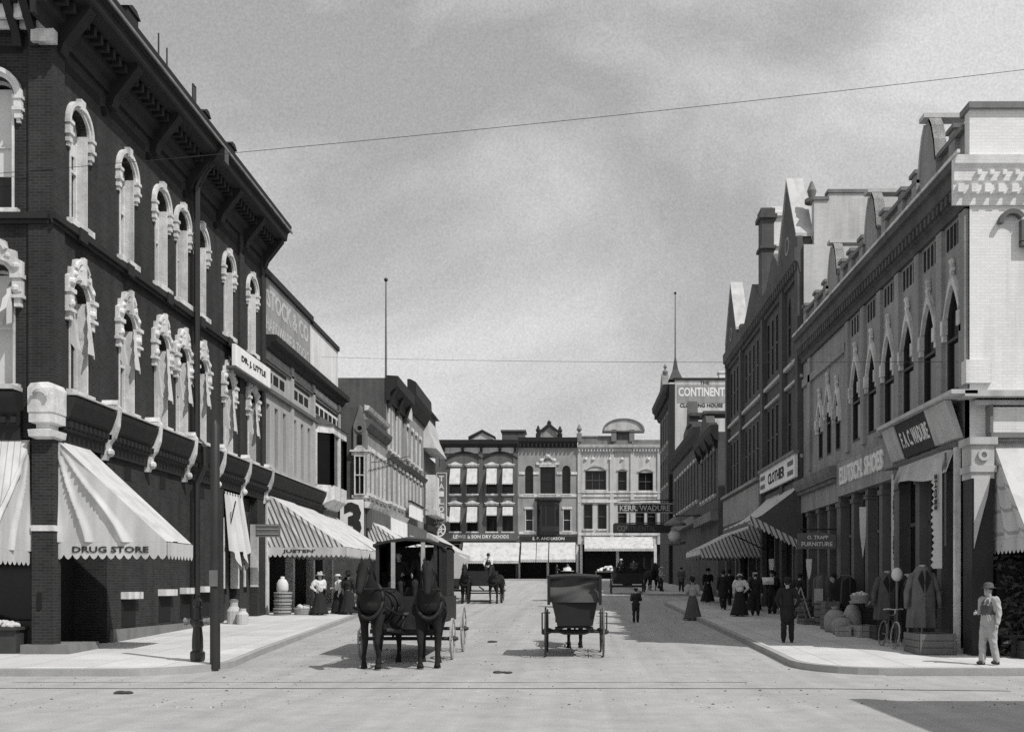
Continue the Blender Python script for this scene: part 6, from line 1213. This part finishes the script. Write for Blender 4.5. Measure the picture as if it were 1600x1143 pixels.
for i, (x, y, f, t, l, kd, ht, a, lb) in enumerate((
    (8.9, 44.5, 200, 'cloth_dk', 'cloth_dk', 'man', 'bowler', ('down', 'pocket'), 'man in black with his back turned just behind the newspaper reader'),
    (8.2, 45.6, 20, 'cloth_md', 'cloth_dk', 'woman', 'wide', ('bent', 'down'), 'woman in grey blouse and dark skirt coming down the right pavement behind the group'),
    (8.85, 39.6, 150, 'cloth_dk', 'cloth_md', 'man', 'cap', ('bent', 'bent'), 'man in dark jacket and grey trousers stooping by the shop window near the wooden rack'),
    (9.0, 34.9, -80, 'cloth_dk', 'cloth_dk', 'man', 'bowler', ('pocket', 'down'), 'man in black suit standing in the shoe shop doorway'),
    (8.95, 29.0, -60, 'cloth_md', 'cloth_dk', 'man', None, ('fwd', 'bent'), 'bareheaded shopkeeper in grey jacket beside the long grey coat'),
    (7.4, 54.8, 10, 'cloth_dk', 'cloth_dk', 'woman', 'wide', ('down', 'bent'), 'woman in black under the far end of the striped awning'),
    (6.6, 73.5, 60, 'cloth_lg', 'cloth_dk', 'man', 'straw', ('bent', 'down'), 'man in light jacket and straw hat by the far carriage'),
    (-10.9, 44.3, 100, 'cloth_dk', 'cloth_dk', 'man', 'bowler', ('bent', 'down'), 'man in black standing in the shade behind the women under the lettered awning'),
    (-10.6, 59.5, 80, 'cloth_dk', 'cloth_md', 'man', 'straw', ('down', 'down'), 'man in straw hat under the awning next to the figure-3 board'))):
    person(lb, x, y, S(y), f, 1.7 + .02 * (i % 4), a, 'stroll', top=t, low=l, kind=kd, hat=ht, hatm='straw' if ht == 'straw' else 'cloth_dk', lean=.3 if 'stoop' in lb else 0, near=False)
# ================================================================== goods in front of the shops
def crate(label, x, y, w_, d, h, m='wood_md', z=None, group=None, rot=0):
    z = gsw(y) if z is None else z; o = thing('crate', label, 'crate', (x, y, z), group); mb = MB(); n = max(2, int(h / .16)); Mx = Matrix.Translation((x, y, 0)) @ Matrix.Rotation(R(rot), 4, 'Z')
    for k in range(n):
        z0 = z + h * k / n; z1 = z + h * (k + 1) / n - .015; mb.box(ID, -w_ / 2, w_ / 2, -d / 2, -d / 2 + .02, z0, z1); mb.box(ID, -w_ / 2, w_ / 2, d / 2 - .02, d / 2, z0, z1); mb.box(ID, -w_ / 2, -w_ / 2 + .02, -d / 2 + .02, d / 2 - .02, z0, z1); mb.box(ID, w_ / 2 - .02, w_ / 2, -d / 2 + .02, d / 2 - .02, z0, z1)
    for sx in (-1, 1):
        for sy in (-1, 1): mb.box(ID, sx * (w_ / 2 - .05) - .02, sx * (w_ / 2 - .05) + .02, sy * (d / 2 + .012) - .012, sy * (d / 2 + .012) + .012, z, z + h)
    mb.xf(Mx).build('slats', m, o); mb = MB(); mb.box(ID, -w_ / 2 + .03, w_ / 2 - .03, -d / 2 + .03, d / 2 - .03, z + .01, z + h - .03); mb.xf(Mx).build('contents', 'wood_dk', o); return o
def pile(mb, x, y, z, wx_, wy_, n, r, rr):
    for k in range(n): a = rr.random(); q = rr.uniform(-1, 1); p = rr.uniform(-1, 1); mb.ball((x + q * wx_, y + p * wy_, z + (1 - max(abs(q), abs(p))) * .22 * wx_ * 2), r * rr.uniform(.7, 1.3), 1, 1, rr.uniform(.7, 1), 7, 5)
def basket(label, x, y, r, h, group, z=None, m='wood_lt'):
    z = gsw(y) if z is None else z; o = thing('basket', label, 'basket', (x, y, z), group); mb = MB(); pr = []
    for k in range(9): pr.append((r * (.8 + .2 * k / 8) + (.015 if k % 2 else 0), h * k / 8))
    mb.lathe((x, y, z), pr, 16); mb.build('weave', m, o); mb = MB(); pile(mb, x, y, z + h, r * .6, r * .6, 18, r * .22, random.Random(len(label))); mb.build('produce', 'fruit', o); return o
x0, y0 = -11.75, 41.9
g = 'wooden tubs stacked at the store door'
for i, (dx, dy, zz, lb) in enumerate(((0, 0, 0, 'bottom pale wooden tub of the stack beside the corner store pilaster'), (0.02, 0, .33, 'middle pale wooden tub of the stack beside the corner store pilaster'), (.02, .02, .64, 'top pale wooden tub of the stack beside the corner store pilaster'))):
    z = gsw(y0) + zz; o = thing('tub', lb, 'tub', (x0 + dx, y0 + dy, z), g); mb = MB(); mb.lathe((x0 + dx, y0 + dy, z), [(.33, 0), (.38, .29), (.34, .3), (.3, .26)], 18); mb.build('staves', 'wood_lt', o); mb = MB()
    for q in (.06, .2): mb.lathe((x0 + dx, y0 + dy, z + q), [(.345 + q * .15, 0), (.345 + q * .15, .035)], 18)
    mb.build('hoop', 'iron', o)
o = thing('flour_sack', 'white sack standing on top of the stacked wooden tubs', 'sack', (x0, y0, gsw(y0) + .95)); mb = MB(); mb.lathe((x0, y0, gsw(y0) + .94), [(.2, 0), (.25, .1), (.24, .35), (.16, .5), (.07, .56), (.1, .62), (.05, .64)], 12, 1, .8); mb.build('cloth', 'cloth_lt', o, smooth=True)
basket('shallow basket of greens on the pavement right of the stacked tubs', -11.0, 42.3, .42, .28, 'baskets on the pavement'); basket('low basket between the tubs and the group of women', -10.75, 43.2, .35, .2, 'baskets on the pavement')
o = thing('fruit_stand', 'dark wooden stand heaped with pale goods under the front awning at the far left', 'stand', (-14.2, 25.3, .15)); mb = MB(); mb.box(ID, -16, -13.35, 24.7, 25.4, .15, .85); mb.box(ID, -16.05, -13.3, 24.62, 25.45, .85, .92); mb.build('table', 'wood_dk', o)
mb = MB(); pile(mb, -13.85, 25.0, .93, .32, .25, 60, .06, random.Random(2)); pile(mb, -15, 25.0, .93, .5, .25, 60, .06, random.Random(5)); mb.build('goods', 'fruit', o)
# sacks and barrels by the far doors of the corner store
o = thing('milk_can', 'small pale can standing by the corner store door behind the pole', 'can', (-11.9, 36.3, gsw(36.3))); mb = MB(); mb.lathe((-11.9, 36.3, gsw(36.3)), [(.24, 0), (.25, .45), (.14, .62), (.14, .75), (.17, .8)], 14); mb.build('can_body', 'stone', o); mb = MB(); mb.lathe((-11.9, 36.3, gsw(36.3) + .8), [(.15, 0), (.15, .05), (.03, .08)], 12); mb.build('lid', 'stone_dk', o)
o = thing('milk_can', 'shorter pale can next to the taller one by the corner store door', 'can', (-11.5, 36.0, gsw(36.0))); mb = MB(); mb.lathe((-11.5, 36.0, gsw(36)), [(.2, 0), (.21, .35), (.12, .46), (.13, .55)], 14); mb.build('can_body', 'stone', o)
# right side: coats on stands, bicycle, crates, sacks
def coat(label, x, y, z0, m, wd=.3, L=1.15, base=.45):
    o = thing('display_coat', label, 'coat', (x, y, gsw(y)), 'long coats shown outside the clothing shop'); z = gsw(y) + base; b = MB()
    rg = []
    for j in range(10):
        t = j / 9; zz = z + L * t; r_ = wd * (1 - .18 * t) if t < .82 else wd * (.85 - (t - .82) * 2.6); n_ = 0; rg.append([((r_ + .055 * (1 - t) * math.sin(a * 7)) * math.cos(a) + x, (r_ + .055 * (1 - t) * math.sin(a * 7)) * .62 * math.sin(a) + y, zz) for a in [2 * math.pi * q / 24 for q in range(24)]])
    b.loft(rg)
    b.build('coat_body', m, o, smooth='auto'); b = MB()
    for s in (-1, 1): limb(b, [((x + s * wd * .72, y - .02, z + L * .84), .09), ((x + s * wd * 1.12, y - .05, z + L * .58), .08), ((x + s * wd * 1.18, y - .08, z + L * .34), .062)])
    b.build('sleeve', m, o, smooth=True); b = MB(); b.tube([(x, y, gsw(y)), (x, y, z + .1)], .03, 8); b.lathe((x, y, gsw(y)), [(.2, 0), (.2, .03), (.04, .08)], 12); b.build('stand', 'wood_lt', o)
    b = MB(); b.lathe((x, y, z + L - .06), [(.1, 0), (.085, .09), (.05, .1)], 12); b.build('collar', 'cloth_lg', o); b = MB()
    for s in (-1, 1): b.prism(FF(y - wd * .5), [(x + s * .02, z + L * .55), (x + s * .16, z + L * .8), (x + s * .06, z + L * .93), (x + s * .01, z + L * .75)], -.06, .03)
    for q in range(5): b.ball((x + .02, y - wd * .6, z + L * (.15 + .09 * q)), .018, seg=6, n=4)
    b.build('lapel', 'cloth_dk' if m != 'cloth_dk' else 'cloth_md', o)
coat('long grey coat on a stand, farther from the corner pier', 8.75, 28.2, 0, 'cloth_md', .34, 1.3, .62); coat('dark grey coat on a stand in the doorway between the two other coats', 9.05, 27.4, 0, 'cloth_dk', .3, 1.25, .6)
coat('long brown-grey coat on a stand nearest the corner pier', 8.95, 26.0, 0, 'wood_md', .36, 1.55, .55)
o = thing('hat_dummy', 'pale round hat form on a post beside the coat nearest the pier', 'hat form', (8.6, 26.9, gsw(26.9))); mb = MB(); mb.tube([(8.6, 26.9, gsw(26.9)), (8.6, 26.9, gsw(26.9) + 1.75)], .035, 8); mb.build('post', 'wood_md', o); mb = MB(); mb.ball((8.6, 26.9, gsw(26.9) + 1.88), .15, 1, 1, 1.2, 12, 8); mb.build('form', 'cloth_lt', o, smooth=True)
o = thing('bicycle', 'bicycle leaning below the display coats', 'bicycle', (8.25, 26.6, gsw(26.6))); bz = gsw(26.6); bxx = 8.25; r = .34; F = lambda u, n, zz: (bxx + .12 * zz + n, 26.6 + u, bz + zz)
for u in (-.52, .52):
    mb = MB(); mb.arc(F, u, r, r - .025, r, 0, 360, -.015, .015, 28); q = mb.build('wheel', 'wood_lt' if u < 0 else 'stone_dk', o); mb = MB()
    for k in range(14): a = 2 * math.pi * k / 14; mb.tube([F(u, 0, r), F(u + (r - .02) * math.cos(a), 0, r + (r - .02) * math.sin(a))], .004, 4)
    mb.build('spokes', 'iron', q)
mb = MB(); P_ = {'bb': (0.02, 0, .3), 'st': (.16, 0, .82), 'hd': (-.32, 0, .84), 'hb': (-.36, 0, .7), 'fw': (-.52, 0, r), 'rw': (.52, 0, r)}
for a, b in (('bb', 'st'), ('bb', 'hb'), ('st', 'hd'), ('hd', 'hb'), ('hb', 'fw'), ('bb', 'rw'), ('st', 'rw')): mb.tube([F(*P_[a]), F(*P_[b])], .018, 6)
mb.build('frame', 'iron', o); mb = MB(); mb.tube([F(-.3, 0, .86), F(-.3, 0, .98)], .014, 6); mb.tube([F(-.1, -.24, .98), F(-.28, -.2, 1.0), F(-.32, 0, .98), F(-.28, .2, 1.0), F(-.1, .24, .98)], .014, 6); mb.build('handlebar', 'stone', o); mb = MB(); mb.ball(F(.18, 0, .9), .07, 1, 2, .5); mb.build('saddle', 'leather', o)
crate('large low wooden box at the foot of the corner pier', 8.75, 24.9, .9, 1.1, .5, 'wood_md'); crate('dark packing box right of the workman by the white front', 10.6, 23.6, .5, .5, .42, 'wood_dk')
crate('lower crate of the two-crate stack by the shoe shop', 8.5, 33.4, .5, .6, .5, 'wood_md'); crate('upper crate of the two-crate stack by the shoe shop', 8.5, 33.4, .48, .55, .42, 'wood_md', gsw(33.4) + .5)
crate('pale crate lying before the shoe shop window, nearer the sacks', 8.7, 30.3, .6, .8, .35, 'wood_lt', rot=8); crate('dark crate under the grey coat', 8.9, 29.2, .5, .7, .4, 'wood_dk')
for i, (x, y, r_, h_, lb) in enumerate(((8.35, 32.2, .34, .75, 'tall burlap sack beside the crate stack'), (8.7, 31.5, .32, .95, 'burlap sack propped behind the front sack'), (8.3, 31.2, .3, .55, 'squat burlap sack nearest the bicycle'))):
    o = thing('sack', lb, 'sack', (x, y, gsw(y)), 'burlap sacks before the shoe shop'); mb = MB(); z = gsw(y); rr = random.Random(i); mb.lathe((x, y, z), [(r_ * .85, 0), (r_, h_ * .25), (r_ * .95, h_ * .65), (r_ * .6, h_ * .88), (r_ * .25, h_ * .95), (r_ * .38, h_ * 1.05), (r_ * .1, h_ * 1.07)], 14, rr.uniform(.85, 1.1), 1); mb.build('burlap', 'sack', o, smooth=True); mb = MB(); mb.lathe((x, y, z + h_ * .93), [(r_ * .28, 0), (r_ * .28, .03)], 10); mb.build('tie', 'wood_dk', o)
basket('basket of pale produce on a box in the shoe shop window bay', 8.8, 31.0, .3, .25, 'baskets on the pavement', z=gsw(31) + .95)
o = thing('folding_rack', 'wooden A-shaped rack standing behind the man in the open coat', 'rack', (8.4, 37.5, gsw(37.5))); z = gsw(37.5); mb = MB()
for y in (37.2, 37.9):
    for s in (-1, 1): mb.tube([(8.4 + s * .4, y, z), (8.4, y, z + 1.25)], .03, 6)
mb.build('leg', 'wood_lt', o); mb = MB()
for zz in (.4, .8): mb.box(ID, 8.4 - .3 * (1 - zz / 1.6), 8.4 + .3 * (1 - zz / 1.6), 37.15, 37.95, z + zz, z + zz + .03)
mb.build('shelf', 'wood_md', o)
o = thing('notice_board', 'small pale notice board leaning on the shop front under the two-line sign', 'board', (8.9, 36.2, gsw(36))); mb = MB(); mb.box(FF(36.2), 8.65, 8.95, 0, .04, gsw(36) + .75, gsw(36) + 1.25); mb.build('panel', 'stone', o); mb = MB(); mb.box(FF(36.25), 8.77, 8.83, 0, .04, gsw(36), gsw(36) + 1.2); mb.build('post', 'wood_md', o)
# greengrocer's stall under the big white awning: a dark mass of plants with pale boxes
o = thing('plant_stall', 'stall of dark leafy plants with price cards under the big white awning', 'stall', (11.6, 24.0, .2)); rr = random.Random(11)
mb = MB(); mb.box(ID, 10.2, 14, 23.7, 24.4, .7, .78)
for x in (10.3, 12, 13.9):
    for y in (23.75, 24.35): mb.box(ID, x - .04, x + .04, y - .04, y + .04, .15, .7)
mb.build('table', 'wood_dk', o); mb = MB()
for k in range(2600):
    x = rr.uniform(10.08, 13.8); top = 2.55 + .25 * math.sin(x * 5.1) + .12 * math.sin(x * 13); z = rr.uniform(.35, top); p = Vector((x, 24.1 + rr.uniform(-.5, .28) * (1 if z < 2.2 else .6), z)); d = Vector((rr.uniform(-1, 1), rr.uniform(-1, .3), rr.uniform(-.8, .8))).normalized(); e = d.orthogonal().normalized(); L = rr.uniform(.06, .15); mb.poly([p, p + d * L + e * L * .4, p + d * 2 * L, p + d * L - e * L * .4])
mb.build('foliage', 'leaf', o, recalc=False); mb = MB(); mb.box(ID, 10.1, 13.8, 24.1, 24.35, .8, 2.5); mb.build('back_panel', 'dark_in', o)
for i, (x, z, w_, h_) in enumerate(((10.5, 1.92, .13, .3), (10.75, 1.9, .1, .22), (10.75, 1.5, .24, .1), (10.8, 1.0, .42, .07), (11.0, 1.05, .3, .1), (10.85, 2.2, .2, .14), (11.3, 1.7, .25, .2), (11.6, 1.3, .3, .1))):
    mb = MB(); mb.box(FF(23.62), x, x + w_, 0, .08, z, z + h_); mb.prism(FF(23.6), [(x + .01, z + h_), (x + w_ - .01, z + h_), (x + w_ / 2, z + h_ + .06)], 0, .05); mb.build('price_card', 'paper', o)
o = thing('flower_tub', 'tub of pale flowers at the foot of the plant stall', 'tub', (10.95, 23.45, .15)); mb = MB(); mb.lathe((10.95, 23.45, gsw(23.45)), [(.24, 0), (.3, .3), (.27, .31)], 14); mb.build('staves', 'wood_md', o); mb = MB(); pile(mb, 10.95, 23.45, gsw(23.45) + .4, .26, .22, 45, .05, rr); mb.build('flowers', 'paper', o)
# far pavement stalls
o = thing('street_stall', 'small stall with white goods before the pale block at the street end', 'stall', (fx(950), 119.9, gz(119.9))); x = fx(950); z = gsw(119.9)
mb = MB(); mb.box(ID, x - 1.6, x + 1.6, 119.4, 120.4, z + .8, z + .9)
for q in (-1.5, 1.5): mb.box(ID, x + q - .05, x + q + .05, 119.5, 120.3, z - .1, z + .8)
mb.build('table', 'wood_md', o); mb = MB(); pile(mb, x, 119.9, z + .95, 1.3, .35, 60, .16, random.Random(3)); mb.build('goods', 'paper', o)

# more shop-front clutter on the right
for (x, y, n, lb) in ((9.1, 33.8, 9, 'rail of dark garments beside the two-crate stack'), (9.1, 28.6, 8, 'rail of dark garments behind the long grey coat'), (9.05, 36.9, 6, 'short rail of dark garments near the wooden rack')):
    o = thing('garment_rail', lb, 'clothes rail', (x, y, S(y)), 'rails of garments outside the right-hand shops'); z = S(y); mb = MB(); L_ = n * .12
    mb.tube([(x, y - L_ / 2 - .05, z), (x, y - L_ / 2 - .05, z + 1.75), (x, y + L_ / 2 + .05, z + 1.75), (x, y + L_ / 2 + .05, z)], .02, 6); mb.build('rail', 'iron', o); rr = random.Random(n)
    for k in range(n):
        yy = y - L_ / 2 + L_ * (k + .5) / n; h = rr.uniform(.8, 1.15); mb = MB(); w_ = rr.uniform(.2, .26)
        mb.loft([[(x + w_ * c * f, yy + .045 * s_, z + zz) for c, s_ in ((-1, 0), (-.5, -1), (.5, -1), (1, 0), (.5, 1), (-.5, 1))] for zz, f in ((1.7, .2), (1.6, .9), (1.5, 1.0), (1.68 - h, 1.15))]); mb.build('garment', rr.choice(('cloth_dk', 'cloth_dk', 'cloth_md', 'wood_md')), o)
crate('open pale box with cards next to the squat burlap sack', 8.15, 30.5, .45, .5, .3, 'wood_lt', rot=-12); crate('dark box pushed against the wall behind the sacks', 9.15, 31.9, .5, .7, .8, 'wood_dk'); crate('flat crate lying in front of the rail of garments near the wooden rack', 8.35, 36.0, .5, .6, .22, 'wood_md', rot=10)
for x, y, lb, hh in ((8.75, 35.4, 'wooden barrel by the shoe shop doorway', .85), (8.95, 39.0, 'wooden barrel under the two-line sign', .8)):
    o = thing('barrel', lb, 'barrel', (x, y, S(y)), 'barrels by the right-hand shops'); z = S(y); mb = MB(); mb.lathe((x, y, z), [(.24, 0), (.29, hh * .3), (.3, hh * .5), (.29, hh * .7), (.24, hh), (.22, hh), (.22, hh - .05)], 18); mb.build('staves', 'wood_md', o, smooth='auto'); mb = MB()
    for q in (.12, .34, .66, .88): mb.lathe((x, y, z + hh * q - .02), [(.255 + .05 * math.sin(math.pi * q), 0), (.255 + .05 * math.sin(math.pi * q), .04)], 18)
    mb.build('hoop', 'iron', o)
# low store on the near right corner, outside the picture: its roof edge throws the shadow in the lower right of the road
o = thing('near_corner_store', 'low brick store on the near corner, its roof shadow falling across the cross street', 'building', (16, 0, 0)); Fn = FR(RX + .0)
facade(o, Fn, -14, 13.2, .1, 7.4, [win(y, 1.0, 4.6, 6.5, .2, fr='trim', lights=(1, 2), hood='plain') for y in (-12, -9, -6, -3, 0, 3, 6, 9, 11.8)] + [win(y, 2.4, .9, 3.4, 0, fr='paint_dk', lights=(2, 2), sill=None) for y in (-11, -7, -3, 1, 5, 9.5)], 'brick2', D=14, bu=(-14, 12.85))
facade(o, FF(13.2) if False else (lambda u, n, z: (u, 13.2 + n, z)), RX, 23.5, .1, 7.4, [win(x, 1.0, 4.6, 6.5, .2, fr='trim', lights=(1, 2), hood='plain') for x in (11.5, 14.5, 17.5, 20.5)], 'brick2', body=False)
cornice(o, Fn, -14.2, 13.5, [(0, 6.9), (.15, 6.95), (.3, 7.3), (.35, 7.55), (0, 7.6)], 'cornice_dk'); mb = MB(); mb.box(Fn, -14, 13.2, -14, 0, 7.402, 7.5); mb.build('roof', 'slate', o)
